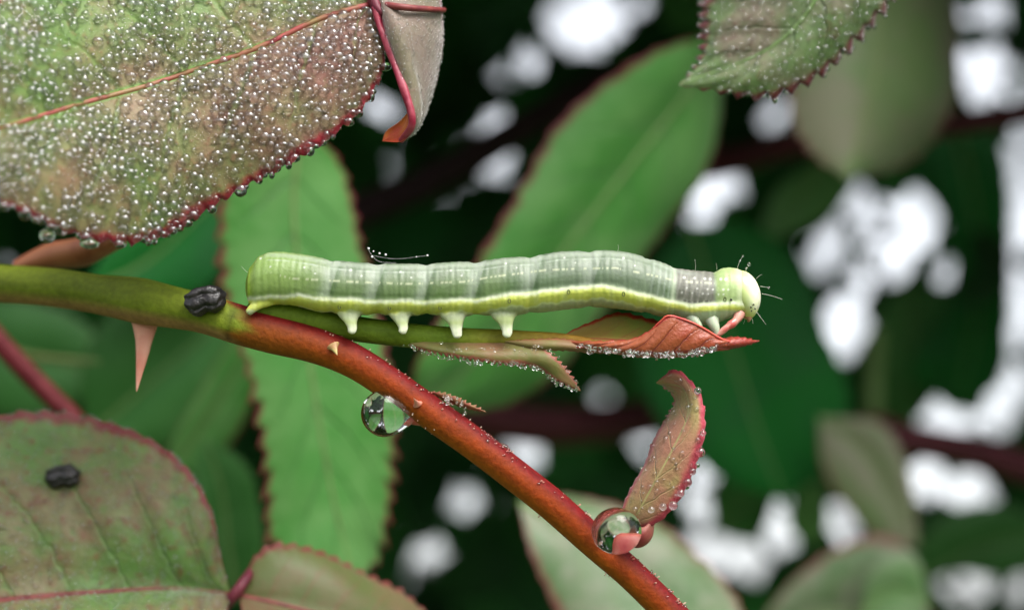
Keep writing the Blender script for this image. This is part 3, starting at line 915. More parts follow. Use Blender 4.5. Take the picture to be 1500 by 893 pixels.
for k in range(26):                             # beaded fuzz on the bud scale
    t = RNG.uniform(.1, .8)
    Cb.append(P(632 + 72 * t + RNG.normal(0, 3), 576 + 26 * t + RNG.normal(0, 3.5), -.06 - RNG.uniform(0, .03))); Rb.append(RNG.uniform(1.0, 3.0) / K)
dew_mass('fine_dew', np.array(Cb), np.array(Rb), 'tiny dew beads along the upper edge of the red stem', 2)

# ------------------------------------------------------------------ young leaf the caterpillar stands on
yl = root('rose_leaf', P(400, 462, .05), 'young red-tipped leaf with fringed stalk under the caterpillar', 'leaf', 'leaves of the rose bush')


def pet_cols(V, A, t):
    w = np.clip((t - .55) / .4, 0, 1)[:, None]
    return srgb(104, 128, 34) * (1 - w) + srgb(150, 110, 40) * w


tube('petiole', PP([(370, 455, .08), (430, 464, .09), (500, 478, .09), (580, 489, .08), (670, 497, .06), (760, 498, .04), (830, 498, .02), (885, 503, .0)]), np.array([24, 22, 19, 18, 18, 16, 11, 4]) / K, STEM, parent=yl, n=60, nseg=18, colors=pet_cols)
L_STIP = leaf_mat('stipule', (0.20, 0.20, 0.045), (0.34, 0.17, 0.08), (0.42, 0.12, 0.08), (0.22, 0.22, 0.06), edge_w=.5, mid_w=.02, vein_s=.2, ns=2.5, transl=.3, spec=.4, sheen=.2)
STA = [(600, 492, .06), (640, 495, .05), (700, 498, .04), (770, 500, .02), (805, 518, -.08), (832, 545, -.06), (850, 572, -.05)]
STM = [(600, 500, .03), (640, 509, -.03), (700, 515, -.07), (765, 518, -.08), (800, 530, -.1), (826, 552, -.07), (850, 572, -.05)]
STB = [(600, 506, .03), (640, 516, -.03), (690, 525, -.07), (740, 532, -.08), (785, 536, -.07), (815, 556, -.06), (850, 572, -.05)]
so, GST, NST = leaf('stipule', STA, STM, STB, L_STIP, nu=120, nv=7, teeth=(30, .035), parent=yl, thick=.008)
L_STIP2 = leaf_mat('stipule_far', (0.28, 0.26, 0.08), (0.36, 0.2, 0.1), (0.42, 0.16, 0.08), (0.30, 0.26, 0.10), edge_w=.4, mid_w=.02, vein_s=.2, ns=2.5, transl=.3)
leaf('stipule', [(740, 500, -.02), (785, 497, -.05), (830, 497, -.05), (862, 505, -.03), (894, 517, -.03)], [(740, 500, -.02), (785, 504, -.08), (832, 507, -.09), (864, 512, -.05), (894, 517, -.03)], [(740, 500, -.02), (785, 511, -.06), (832, 513, -.06), (864, 516, -.03), (894, 517, -.03)], L_STIP2, nu=50, nv=4, teeth=(14, .012), parent=yl, thick=.006)
L_RED = leaf_mat('young_red_leaf', (0.46, 0.05, 0.03), (0.48, 0.12, 0.045), (0.42, 0.02, 0.025), (0.34, 0.05, 0.04), vein=(0.26, 0.02, 0.015), edge_w=.10, mid_w=.06, nside=9, slant=1.4, vein_s=.8, ns=3, transl=.35, rough=.28, spec=.5, sheen=.05, fine=40, bump=.5)
L_YOL = leaf_mat('young_olive_leaf', (0.30, 0.36, 0.06), (0.40, 0.28, 0.07), (0.55, 0.05, 0.03), (0.40, 0.12, 0.05), edge_w=.16, mid_w=.06, nside=7, vein_s=.4, ns=3, transl=.35, rough=.4)
# rear leaflet, olive inside with red rim
leaf('leaflet', [(815, 497, .05), (840, 483, .08), (872, 469, .1), (908, 458, .1), (955, 468, .1), (1000, 478, .14), (1035, 500, .05)],
     [(815, 497, .05), (870, 496, .0), (930, 500, -.02), (985, 505, -.02), (1035, 500, .05)],
     [(815, 497, .05), (850, 508, -.08), (910, 513, -.12), (970, 515, -.1), (1035, 500, .05)], L_YOL, nu=70, nv=7, teeth=(14, .015), parent=yl, bulge=-.08, thick=.008)
# front leaflet, red underside
fo, GY, NY = leaf('leaflet', [(835, 500, -.06), (880, 500, -.12), (925, 497, -.15), (955, 482, -.17), (980, 463, -.18), (1008, 470, -.17), (1030, 481, -.16), (1055, 496, -.14), (1080, 499, -.1), (1112, 499, -.06)],
     [(835, 502, -.06), (890, 510, -.14), (950, 516, -.18), (1010, 514, -.18), (1050, 508, -.16), (1080, 504, -.12), (1112, 499, -.06)],
     [(835, 504, -.04), (890, 514, -.08), (950, 520, -.1), (1010, 517, -.1), (1050, 512, -.1), (1080, 508, -.08), (1112, 499, -.06)], L_RED, nu=110, nv=9, teeth=(18, .012), quilt=.012, nside=9, slant=1.4, parent=yl, bulge=.05, thick=.008)
tube('red_margin', PP([(955, 482, -.175), (968, 470, -.182), (980, 462.5, -.185), (1008, 470, -.18), (1030, 480.5, -.17), (1056, 496, -.15), (1078, 502, -.13)]), [.003, .006, .006, .007, .009, .005], plain('young_margin', (0.5, 0.02, 0.03), (0.55, 0.08, 0.05), rough=.35), parent=fo, n=60, nseg=8)
# bracing fold of the leaf going to the tip
leaf('leaflet', [(1045, 500, -.06), (1068, 494, -.1), (1090, 495, -.1), (1110, 500, -.06)], [(1045, 506, -.1), (1068, 503, -.15), (1090, 501, -.12), (1110, 500, -.06)],
     [(1045, 510, -.1), (1068, 510, -.12), (1090, 506, -.1), (1110, 500, -.06)], L_RED, nu=30, nv=4, teeth=(7, .012), parent=yl, bulge=.08, thick=.006)


def edge_beads(pts, n, r0, r1, spread, down=.6, power=1.5):
    s = spline(PP(pts), 300)
    i = RNG.integers(0, 300, n)
    R = (r0 + (r1 - r0) * RNG.uniform(0, 1, n) ** power) / K
    C = s[i] + np.stack([RNG.normal(0, spread * .5, n), RNG.normal(0, spread * .6, n) - spread * .3, RNG.normal(0, spread, n)], 1) / K
    C[:, 2] -= R * down
    return C, R


C1, R1 = edge_beads([(845, 503, -.12), (890, 512, -.17), (950, 517, -.2), (1010, 515, -.2), (1050, 509, -.18)], 230, 1.0, 3.4, 2.6, power=2.2)
C2, R2 = edge_beads([(575, 500, -.06), (640, 520, -.1), (700, 528, -.11), (760, 533, -.11), (790, 540, -.1), (818, 560, -.08), (848, 571, -.06)], 120, 1.0, 2.6, 2.0)
C3, R3 = edge_beads([(640, 508, -.14), (740, 511, -.15), (800, 512, -.14), (830, 540, -.09), (850, 570, -.07)], 70, .9, 2.0, 3.0)
dew_mass('fine_dew', np.vstack([C1, C2, C3]), np.concatenate([R1, R2, R3]), 'fine dew beads fringing the young leaf under the caterpillar', 2, WATER)
ORD = ['first', 'second', 'third', 'fourth', 'fifth', 'sixth', 'seventh', 'eighth', 'ninth']
for k, (x, y, r) in enumerate(((901, 514, 4.0), (922, 518, 4.6), (947, 519, 3.8), (985, 520, 4.4), (1031, 511, 3.8))):
    dew_drop(P(x, y, -.24), r / K, 'clear round dew bead under the young red leaf, %s from the left' % ORD[k], 'dew beads below the young red leaf')

# ------------------------------------------------------------------ curled young leaf on the lower stem
L_CURL = leaf_mat('curled_leaf', (0.42, 0.36, 0.12), (0.54, 0.24, 0.15), (0.60, 0.06, 0.10), (0.46, 0.42, 0.17), edge_w=.38, mid_w=.05, nside=6, vein_s=.4, ns=2.2, transl=.35, fine=30, sheen=.3, bump=.5, edge_break=.25)
cl = root('rose_leaf', P(918, 775, -.02), 'small curled red-edged young leaf sprouting from the lower stem', 'leaf', 'leaves of the rose bush')
co_, GC, NC = leaf('leaflet',
                   [(922, 772, .0), (912, 748, .02), (925, 715, .05), (945, 680, .08), (958, 645, .12), (975, 615, .18), (990, 590, .2), (978, 568, .15), (962, 560, .1)],
                   [(922, 772, .0), (938, 745, -.06), (960, 705, -.1), (985, 660, -.12), (1005, 620, -.1), (1010, 590, -.06), (998, 566, .0), (962, 560, .1)],
                   [(922, 772, .0), (958, 767, -.08), (987, 742, -.13), (1009, 706, -.15), (1026, 660, -.15), (1032, 620, -.13), (1025, 578, -.07), (992, 542, .02), (962, 560, .1)],
                   L_CURL, nu=90, nv=8, teeth=(16, .014), bulge=.06, parent=cl, thick=.01, rib=(.008, .004), rib_mat=plain('yellow_rib', (0.42, 0.38, 0.14), (0.46, 0.32, 0.16)))
tube('petiole', PP([(905, 800, .04), (918, 782, .05), (926, 760, .03), (940, 735, -.02)]), [.05, .035, .022, .01], plain('red_green_petiole', (0.36, 0.07, 0.05), (0.30, 0.26, 0.08), ns=6), parent=cl, n=20)
leaf('bud_scale', [(918, 800, -.05), (930, 780, -.1), (948, 768, -.08), (958, 752, -.03)], [(918, 800, -.05), (938, 790, -.1), (950, 778, -.09), (958, 752, -.03)], [(918, 800, -.05), (940, 800, -.04), (955, 785, -.04), (958, 752, -.03)],
     plain('red_bud_scale', (0.24, 0.03, 0.035), (0.32, 0.10, 0.07), ns=8), nu=24, nv=4, parent=cl, bulge=.1, thick=.008)

v_, f_ = ICO[3]
bv = v_ * np.array([15, 10, 19]) / K * (1 - .5 * np.clip(v_[:, 2:3], 0, 1) ** 2)
make('axillary_bud', bv + P(914, 789, -.055), f_, plain('red_bud_skin', (0.36, 0.03, 0.04), (0.48, 0.12, 0.09), ns=9, rough=.4, sss=.2), parent=cl)  # red bud added behind the drop, so that it refracts pink
C, R, _ = scatter(GC, NC, 120, 1.2 / K, 4.2 / K, 1.1, (.1, .95), 2.0)
dew_mass('fine_dew', C, R, 'fine dew speckling the curled young leaf', 2)
for k, (x, y, r) in enumerate(((954, 746, 5), (971, 742, 5.5), (986, 740, 6.5), (997, 722, 5.5), (1007, 706, 6.5), (1014, 690, 5.5), (1026, 662, 7), (1030, 634, 4.5), (1022, 572, 5.5))):
    dew_drop(P(x, y, -.18 if y > 600 else -.09), r / K, 'clear dew bead on the red rim of the curled young leaf, %s counting upwards' % ORD[k], 'dew beads on the curled leaf rim')

# ------------------------------------------------------------------ water drops
def thorn_drop():
    v, f = ICO[4]
    c = P(565, 605, -.04); r = 37 / K
    d = np.array([1.0, 0, -.12]); d /= np.linalg.norm(d)
    s = v @ d
    V = v.copy()
    w = np.clip((s + .1) / 1.1, 0, 1) ** 1.6
    V = V * (1 - .42 * w)[:, None] + d * (w * (.62))[:, None]
    o = make('water_drop', c + V * r * np.array([.98, .8, .95]), f, WATER, base=c)
    tag(o, 'large clear water drop clinging to a thorn below the red stem', 'water drop')


thorn_drop()
def cradled_drop():
    v, f = ICO[4]
    c = P(903, 777, -.165); r = 36.5 / K
    V = v.copy()
    for d, k in (((.5, .8, .25), .35), ((-.1, .9, -.5), .3)):          # wets the leaf base and the bark
        d = np.array(d); d /= np.linalg.norm(d)
        V += d * (np.clip(v @ d, 0, 1) ** 4 * k)[:, None]
    o = make('water_drop', c + V * r * np.array([1.0, .85, .93]), f, WATER, base=c)
    tag(o, 'large clear water drop cradled at the base of the curled leaf', 'water drop')


cradled_drop()
dew_drop(P(69, 345, -.62), 10.5 / K, 'clear hanging drop under the dewy leaf margin, leftmost of three', 'drops hanging from the dewy leaf', (1.05, 1, .95))
dew_drop(P(131, 357, -.50), 12 / K, 'clear flat drop under the dewy leaf margin, middle of three', 'drops hanging from the dewy leaf', (1.15, 1, .65))
dew_drop(P(176, 358, -.42), 7.5 / K, 'small clear drop under the dewy leaf margin, rightmost of three', 'drops hanging from the dewy leaf', (1.1, 1, .8))

# dew on the big leaf: the larger beads one by one, the rest as a mass
def in_frame(C, m=35):
    k = K * DIST / (DIST + C[:, 1])
    x, y = C[:, 0] * k + 750, 446.5 - C[:, 2] * k
    return (x > -m) & (x < 1500 + m) & (y > -m) & (y < 893 + m)


C, R, _ = scatter(GT, NTt, 24000, 1.0 / K, 8.0 / K, 0.62, (.02, .97), 3.8, lift=.36)
ok = in_frame(C); C, R = C[ok], R[ok]
dens = np.sin(C[:, 0] * 5.1 + 1) * np.sin(C[:, 2] * 6.3 + C[:, 0] * 2) + .5 * np.sin(C[:, 0] * 13 - C[:, 2] * 9)
ok = RNG.uniform(-1.6, 1.0, len(C)) < dens + .35
C, R = C[ok], R[ok]
ribline = GT[:, 14]


def off_rib(C, d):
    q = np.min(np.linalg.norm(C[:, None, :] - ribline[None, ::2], axis=2), axis=1)
    return q > d


ok = off_rib(C, 6.5 / K) | (RNG.uniform(0, 1, len(C)) < .12); C, R = C[ok], R[ok]
print('dew on big leaf', len(C))
big = np.argsort(-R)
vis = [q for q in big if -10 < (C[q][0] * K * DIST / (DIST + C[q][1]) + 750) and (446.5 - C[q][2] * K * DIST / (DIST + C[q][1])) > -10][:60]
for q in vis:
    dew_drop(C[q], R[q] * 1.12, 'rounded bead of dew among finer droplets on the large top left leaf', 'larger dew beads on the big dewy leaf', sub=3)
rest = np.setdiff1d(np.arange(len(R)), vis)
print('largest', R[vis].min() * K)
Cf, Rf, _ = scatter(GT, NTt, 12000, .7 / K, 1.5 / K, .8, (.02, .97), 1.5, lift=.9)
ok = in_frame(Cf) & off_rib(Cf, 5.0 / K); Cf, Rf = Cf[ok], Rf[ok]
C = np.vstack([C[rest], Cf]); R = np.concatenate([R[rest], Rf]); rest = np.arange(len(R))
dew_mass('fine_dew', C[rest], R[rest], 'dense fine dew covering the large leaf at the top left', 2)
C, R, _ = scatter(GR, NR, 900, 1.0 / K, 2.6 / K, 1.0, (.05, .97), 2.5, lift=.8)
dew_mass('fine_dew', C, R, 'sparse fine dew on the small drooping leaflet with orange tip')
C, R, _ = scatter(GS, NS, 900, 1.5 / K, 6.0 / K, 1.05, (.2, .99), 2.5, lift=.5)
ok = in_frame(C); C, R = C[ok], R[ok]
dew_mass('fine_dew', C, R, 'fine dew on the serrated leaf at the top right')
C, R, _ = scatter(GF, NF, 3600, 1.5 / K, 4.2 / K, 1.0, (.02, .9), 2.5, lift=.45)
ok = in_frame(C); C, R = C[ok], R[ok]
dew_mass('fine_dew', C, R, 'fine dew on the mottled leaf at the bottom left')

# ------------------------------------------------------------------ frass pellets
FRASS = plain('frass', (0.006, 0.005, 0.006), (0.016, 0.012, 0.013), rough=0.38, spec=.5, ns=26, bump=1.0)


def frass(c, rx, rz, ang, label):
    v, f = ICO[4]
    V = v * np.array([rx, rz * 1.0, rz])
    ph = np.arctan2(v[:, 1], v[:, 2])
    g = 1 - .20 * np.abs(np.cos(3 * ph)) ** 8 - .16 * np.exp(-((v[:, 0] - .05) / .16) ** 2) - .10 * np.exp(-((v[:, 0] + .62) / .1) ** 2)
    V[:, 1] *= g; V[:, 2] *= g
    V[:, 0] = np.sign(v[:, 0]) * np.abs(v[:, 0]) ** .8 * rx
    V += .07 * rz * np.sin(V[:, [1, 2, 0]] * 48 + 1) + .06 * rz * np.sin(V[:, [2, 0, 1]] * 120)
    c_, s_ = math.cos(ang), math.sin(ang)
    V = V @ np.array([[c_, 0, s_], [0, 1, 0], [-s_, 0, c_]])
    o = make('frass_pellet', V + c, f, FRASS, base=c)
    return tag(o, label, 'droppings', 'caterpillar droppings')


frass(P(300, 440, -.04), 30 / K, 22.5 / K, .18, 'black grooved pellet of droppings stuck on the stem behind the caterpillar')
frass(P(91, 697, 0.84), 27 / K, 19 / K, .08, 'black shiny pellet of droppings lying on the mottled leaf')

# ------------------------------------------------------------------ caterpillar
TOP = np.array([(360, 412), (366, 392), (378, 376), (395, 368), (420, 369), (455, 374), (490, 381), (525, 384), (560, 386), (600, 386), (630, 386), (665, 383), (700, 383), (740, 377), (780, 375), (820, 368), (860, 367), (890, 366),
                (920, 369), (950, 377), (975, 386), (1000, 394), (1025, 397), (1045, 397), (1058, 392), (1072, 391), (1086, 395), (1100, 404)], float)
BOT = np.array([(360, 430), (366, 446), (378, 449), (395, 446), (430, 447), (470, 458), (510, 462), (555, 461), (600, 463), (630, 461), (670, 464), (705, 462), (745, 463), (800, 457), (840, 452), (880, 450), (920, 454), (960, 462), (1000, 470),
                (1025, 476), (1045, 477), (1062, 468), (1080, 463), (1100, 458)], float)
LAT = np.array([(360, 440), (375, 437), (400, 433), (440, 433), (480, 436), (540, 440), (620, 441), (700, 438), (740, 432), (800, 425), (850, 420), (885, 418), (930, 428), (980, 440), (1010, 446), (1060, 443), (1120, 446)], float)
DOR = np.array([(360, 392), (385, 396), (430, 408), (520, 413), (600, 416), (680, 413), (720, 406), (800, 396), (850, 394), (900, 393), (950, 403), (990, 412), (1040, 415), (1120, 416)], float)
SEG = [485, 552, 624, 697, 777, 862, 948, 988, 1046]


def build_caterpillar():
    n = 210
    xs = np.concatenate([np.linspace(360.5, 380, 18), np.linspace(382, 1098, n - 18)])
    top = np.interp(xs, TOP[:, 0], TOP[:, 1]); bot = np.interp(xs, BOT[:, 0], BOT[:, 1])
    ker = np.hanning(9); ker /= ker.sum()
    def sm(a):
        b = np.concatenate([a[:1].repeat(4), a, a[-1:].repeat(4)])
        return np.convolve(b, ker, 'valid')
    top[18:] = sm(top)[18:]; bot[18:] = sm(bot)[18:]
    dseg = np.min(np.abs(xs[:, None] - np.array(SEG)[None]), axis=1)
    pinch = np.exp(-(dseg / 7.0) ** 2)
    fine = np.where((xs > 940) & (xs < 1046), np.sin(xs * .75) * 1.3, np.sin(xs * .55 + 2 * np.sin(xs * .04)) * .7)
    nseg = 40
    V = []
    for i, x in enumerate(xs):
        c = (top[i] + bot[i]) / 2; r = (bot[i] - top[i]) / 2 - 2.6 * pinch[i] + fine[i] * .5
        lat = np.interp(x, LAT[:, 0], LAT[:, 1])
        for k in range(nseg):
            a = 2 * math.pi * k / nseg
            yy, zz = math.sin(a), math.cos(a)
            if zz < .15:                       # fuller, boxier lower flank
                q_ = min(1.0, (.15 - zz) / 1.15)
                yy = math.copysign((1 - q_ ** 3.4) ** .45 * .989, yy) if abs(yy) > 1e-9 else 0.0
            py = c - r * zz
            # lateral fold: a soft ridge along the yellow band
            fold = 1 + .05 * math.exp(-((py - lat - 8) / 7.0) ** 2) - .03 * math.exp(-((py - lat + 4) / 3.5) ** 2)
            V.append(((x - 750) / K + (-.35 * (py - 425) * 0) / K, -yy * r * .95 * fold / K * (1 if abs(yy) > 0 else 1), (446.5 - py) / K))
    F = []
    for i in range(len(xs) - 1):
        for k in range(nseg):
            F.append((i * nseg + k, (i + 1) * nseg + k, (i + 1) * nseg + (k + 1) % nseg, i * nseg + (k + 1) % nseg))
    F.append(tuple(range(nseg)))
    F.append(tuple(reversed(range((len(xs) - 1) * nseg, len(xs) * nseg))))
    V = np.array(V)
    allV, allF, cnt = [V], list(F), len(V)
    # prolegs in pairs
    for (x, tx, ty, w) in ((511, 518, 487, 25), (584, 592, 487, 25), (659, 670, 493, 28), (736, 743, 492, 28)):
        for s, dz in ((-1, 0), (1, 3)):
            y0 = s * .085
            path = PP([(tx - 4, 452, 0), (tx - 4, 461, 0), (tx - 2, 471, 0), (tx, ty - 7 - dz, 0), (tx + RNG.uniform(-2, 2), ty - dz, 0)])
            path[:, 1] = np.array([y0 * .45, y0 * .8, y0 * 1.05, y0 * 1.15, y0 * 1.2])
            v, f, _, _ = tube_data(spline(path, 22), np.array([23, 22, 19, 15, 11.5, 9.2, 7.8, 7.2, 6.0]) * (w / 26) / K, 18, True, 0, .55)
            allV.append(v); allF += [tuple(q + cnt for q in g) for g in f]; cnt += len(v)
    for s in (-1, 1):
        path = PP([(398, 436, 0), (384, 444, 0), (373, 451, 0), (366, 458, 0)]); path[:, 1] = s * np.array([.05, .07, .075, .07])
        v, f, _, _ = tube_data(spline(path, 16), np.array([12, 10, 7.5, 7, 5.5]) / K, 14, True, 0, .9)
        allV.append(v); allF += [tuple(q + cnt for q in g) for g in f]; cnt += len(v)
    me = bpy.data.meshes.new('tmp')
    me.from_pydata([tuple(v) for v in np.vstack(allV)], [], allF)
    tmp = bpy.data.objects.new('tmp', me)
    col.objects.link(tmp)
    rm = tmp.modifiers.new('r', 'REMESH'); rm.mode = 'VOXEL'; rm.voxel_size = 0.0060
    sm_ = tmp.modifiers.new('s', 'SMOOTH'); sm_.iterations = 5; sm_.factor = .5
    dg = bpy.context.evaluated_depsgraph_get()
    ev = bpy.data.meshes.new_from_object(tmp.evaluated_get(dg))
    nv = len(ev.vertices)
    co = np.zeros(nv * 3, np.float32); ev.vertices.foreach_get('co', co)
    co = co.reshape(-1, 3).astype(float)
    faces = [tuple(p.vertices) for p in ev.polygons]
    bpy.data.objects.remove(tmp); bpy.data.meshes.remove(ev)
    # colour pattern of the skin
    x = co[:, 0] * K + 750; py = 446.5 - co[:, 2] * K
    lat = np.interp(x, LAT[:, 0], LAT[:, 1]); dor = np.interp(x, DOR[:, 0], DOR[:, 1])
    tp = np.interp(x, TOP[:, 0], TOP[:, 1])
    dl = py - lat; dd = py - dor
    def S(e0, e1, v):
        t = np.clip((v - e0) / (e1 - e0), 0, 1); return (t * t * (3 - 2 * t))[:, None]
    def lay(Cc, w, c):
        return Cc * (1 - w) + c * w
    nz = np.sin(x * .31 + py * .12) * .5 + np.sin(x * .13 - py * .21 + 2) * .5
    C = np.tile(srgb(140, 154, 130), (nv, 1))
    C = lay(C, S(0, 1, nz) * .35, srgb(124, 146, 112))
    blot = np.sin(x * .072 + 1.3) * np.sin(py * .11 + x * .03) + .6 * np.sin(x * .19 + py * .07)
    C = lay(C, S(.1, 1.1, blot) * .45 * S(2, -4, dl), srgb(96, 126, 84))
    C = lay(C, S(-34, -4, dl) * .6 * S(440, 480, x), srgb(104, 142, 84))          # greener towards the side line
    C = lay(C, S(760, 720, x) * S(-44, -20, dl) * .35, srgb(128, 160, 70))
    C = lay(C, S(520, 400, x) * .85, srgb(150, 182, 92))                          # tail is yellow green
    C = lay(C, S(380, 366, x), srgb(158, 190, 62))
    C = lay(C, S(760, 860, x) * S(990, 960, x) * .6 * S(2, -6, dl), srgb(136, 152, 128))
    # paler folds between the segments, slanting forward
    xsl = x + (py - 425) * .30
    for sx in SEG[:6]:
        w = (np.exp(-((xsl - sx + 4) / 11.0) ** 2) * (xsl < sx + 3))[:, None] * S(4, -6, dl)
        C = lay(C, w * .6, srgb(184, 196, 178))
        C = lay(C, np.exp(-((xsl - sx - 6) / 4.0) ** 2)[:, None] * .5 * S(4, -6, dl), srgb(92, 118, 84))
    w = S(985, 990, x) * S(1048, 1040, x) * S(2, -3, dl)
    C = lay(C, w * .9, srgb(134, 132, 122))
    for sx in (992, 1003, 1014, 1024, 1035):
        C = lay(C, np.exp(-((x + (py - 420) * .25 - sx) / 1.6) ** 2)[:, None] * w * .5, srgb(178, 178, 164))
    C = lay(C, np.exp(-((x + (py - 420) * .1 - 984) / 3.5) ** 2)[:, None] * .8, srgb(206, 220, 190))
    for sx in (952, 962, 971, 978):
        C = lay(C, np.exp(-((x + (py - 420) * .15 - sx) / 1.8) ** 2)[:, None] * .45 * S(2, -4, dl), srgb(190, 206, 186))
    C = lay(C, S(1042, 1050, x), srgb(168, 190, 128))
    C = lay(C, S(1072, 1080, x) * .6, srgb(212, 222, 178))
    # pale back line(s)
    ht = py - tp
    C = lay(C, (S(11, 6, ht) * S(1, 4, ht)) * .4 * S(380, 400, x) * S(1040, 1000, x), srgb(206, 216, 200))
    C = lay(C, (np.exp(-((ht - 13) / 1.1) ** 2) * (.55 + .45 * np.sin(x * .31) * np.sin(x * .17 + 1)))[:, None] * .6 * S(380, 400, x) * S(980, 900, x), srgb(210, 222, 206))
    # broken upper side line
    dash = (np.sin(x * .42) + np.sin(x * .97 + 1) + np.sin(x * .23 + 2)) > -.2
    per = ((x - 485) % 73) / 73
    C = lay(C, (np.exp(-(dd / 1.4) ** 2) * dash * (per < .86))[:, None] * .75 * S(385, 410, x) * S(1046, 1040, x), srgb(228, 234, 196))
    # white warts
    for sx in SEG[:7] + [420, 1000, 1015, 1030, 1038, 1053, 1060]:
        for (ox, oy, rr) in ((-36, -17, 2.0), (-20, -9, 1.6)) if sx < 990 else ((0, -6, 2.4), (3, 9, 1.8), (-4, 16, 1.6)):
            cx = sx + ox; cy = np.interp(cx, DOR[:, 0], DOR[:, 1]) + oy
            C = lay(C, (np.exp(-(((x - cx) ** 2 + (py - cy) ** 2) / (rr * .8) ** 2) ** 2))[:, None] * .9, srgb(240, 244, 232))
    # side band
    C = lay(C, S(-2, 2, dl), srgb(220, 228, 108))
    C = lay(C, S(.2, 1, np.sin(x * .23) * np.sin(x * .061 + 1)) * S(2, 5, dl) * .4, srgb(222, 232, 150))
    wv = 1.2 * np.sin(x * .16) + .8 * np.sin(x * .43) + 2.2 * np.cos((x - 517) * 2 * np.pi / 74.5) * (x < 800)
    C = lay(C, np.exp(-((dl - 1 + wv * .6) / 3.2) ** 2)[:, None] * .9, srgb(236, 244, 214))
    C = lay(C, S(18, 23, dl + wv), srgb(186, 196, 156))
    C = lay(C, np.exp(-((dl - 19.5 + wv) / 1.6) ** 2)[:, None] * .6, srgb(228, 238, 200))
    C = lay(C, S(26, 34, dl), srgb(186, 200, 140))
    C = lay(C, S(471, 482, py) * S(800, 780, x), srgb(226, 232, 202))             # feet paler
    C = lay(C, S(955, 1000, x) * S(8, 14, dl), srgb(186, 208, 170))
    # dark dashes between grey shoulder and band
    C = lay(C, (np.exp(-((dl + 3.5) / 1.3) ** 2) * (np.sin(x * .8) > -.3))[:, None] * .8 * S(996, 1000, x) * S(1040, 1036, x), srgb(50, 60, 44))
    up_ = S(3, -3, dl) * S(1050, 1044, x)
    C[:, :3] *= .92 - .24 * up_
    m = vcol_mat('caterpillar_skin', rough=0.42, spec=0.3, sss=0.3, sss_r=(0.6, 0.8, 0.35), ns=34, amt=.2, bump=.12, coat=.05, sss_scale=.03)
    # fine cross wrinkles round the body
    sep = m.add('ShaderNodeSeparateXYZ'); m.put(sep.inputs[0], m.objco())
    wv_ = m.math('SINE', m.math('MULTIPLY_ADD', m.noise(6, 2), 7.0, m.math('MULTIPLY', sep.outputs[0], 190.0)))
    b = m.bump(m.math('MULTIPLY_ADD', wv_, .2, m.noise(45, 4)), .32, .009)
    r = root('caterpillar', P(740, 490, 0), 'translucent green looping caterpillar with a yellow side stripe stretched along the shoot', 'caterpillar')
    make('body', co, faces, m.m, parent=r, colors=C)
    # head capsule
    v, f = ICO[4]
    hv = v.copy()
    hv[:, 0] *= np.where(hv[:, 0] > 0, 1.0, .8)
    taper = 1 - .18 * np.clip(-hv[:, 2], 0, 1) ** 2
    hv[:, 0] *= taper; hv[:, 1] *= taper
    groove = 1 - .05 * np.exp(-(hv[:, 1] / .10) ** 2) * np.clip(hv[:, 0] + .3, 0, 1)
    hv *= groove[:, None]
    c = P(1089, 432, 0)
    an = -.22
    rot = np.array([[math.cos(an), 0, math.sin(an)], [0, 1, 0], [-math.sin(an), 0, math.cos(an)]])
    H = (hv * np.array([25, 33, 37]) / K) @ rot.T + c
    hp = H[:, 0] * K + 750; hq = 446.5 - H[:, 2] * K
    HC = np.tile(srgb(196, 212, 138), (len(H), 1))
    def S2(e0, e1, v_):
        t = np.clip((v_ - e0) / (e1 - e0), 0, 1); return (t * t * (3 - 2 * t))[:, None]
    HC = HC * (1 - S2(1086, 1108, hp)) + srgb(246, 248, 214) * S2(1086, 1106, hp)  # overexposed front of the head painted in as near-white
    wlow = S2(446, 464, hq)
    HC = HC * (1 - wlow) + srgb(222, 226, 130) * wlow
    make('head', H, f, vcol_mat('head_skin', rough=.28, spec=.45, sss=.4, sss_r=(.5, .6, .25), ns=40, amt=.1, bump=.08, coat=.2, sss_scale=.04).m, parent=r, colors=HC)
    BLK = plain('black_dot', (.01, .01, .008), rough=.25)
    for (x_, y_, yy, rr) in ((1071, 439, -.148, 1.9), (1100, 450, -.118, 1.4), (1104, 446, -.112, 1.3), (1106, 452, -.098, 1.2), (1101, 455, -.108, 1.2)):
        V, F_ = many_spheres([P(x_, y_, yy)], [rr / K], 2)
        make('eye_dot', V, F_, BLK, parent=r)
    # breathing pores along the yellow band
    SP = plain('spiracle_rim', (.10, .12, .04), rough=.4)
    for (x_, y_) in ((500, 449), (572, 451), (646, 450), (746, 441), (832, 428), (911, 430), (1058, 438)):
        b0 = co[np.argmin((x - x_) ** 2 + (py - y_) ** 2 + (co[:, 1] > 0) * 1e6)]
        ring = [b0 + np.array([1.9 / K * math.cos(a), -.003, 3.0 / K * math.sin(a)]) for a in np.linspace(0, 2 * math.pi, 17)]
        V, F_, _, _ = tube_data(np.array(ring), .55 / K, 6, False)
        make('spiracle', V, F_, SP, parent=r)
    # true legs
    LEGP = plain('pink_leg', (0.50, 0.09, 0.08), (0.66, 0.34, 0.27), ns=14, rough=.3, sss=.3, coat=.3)
    LEGW = plain('pale_leg', (0.42, 0.52, 0.34), (0.50, 0.55, 0.42), ns=14, rough=.35, sss=.3)
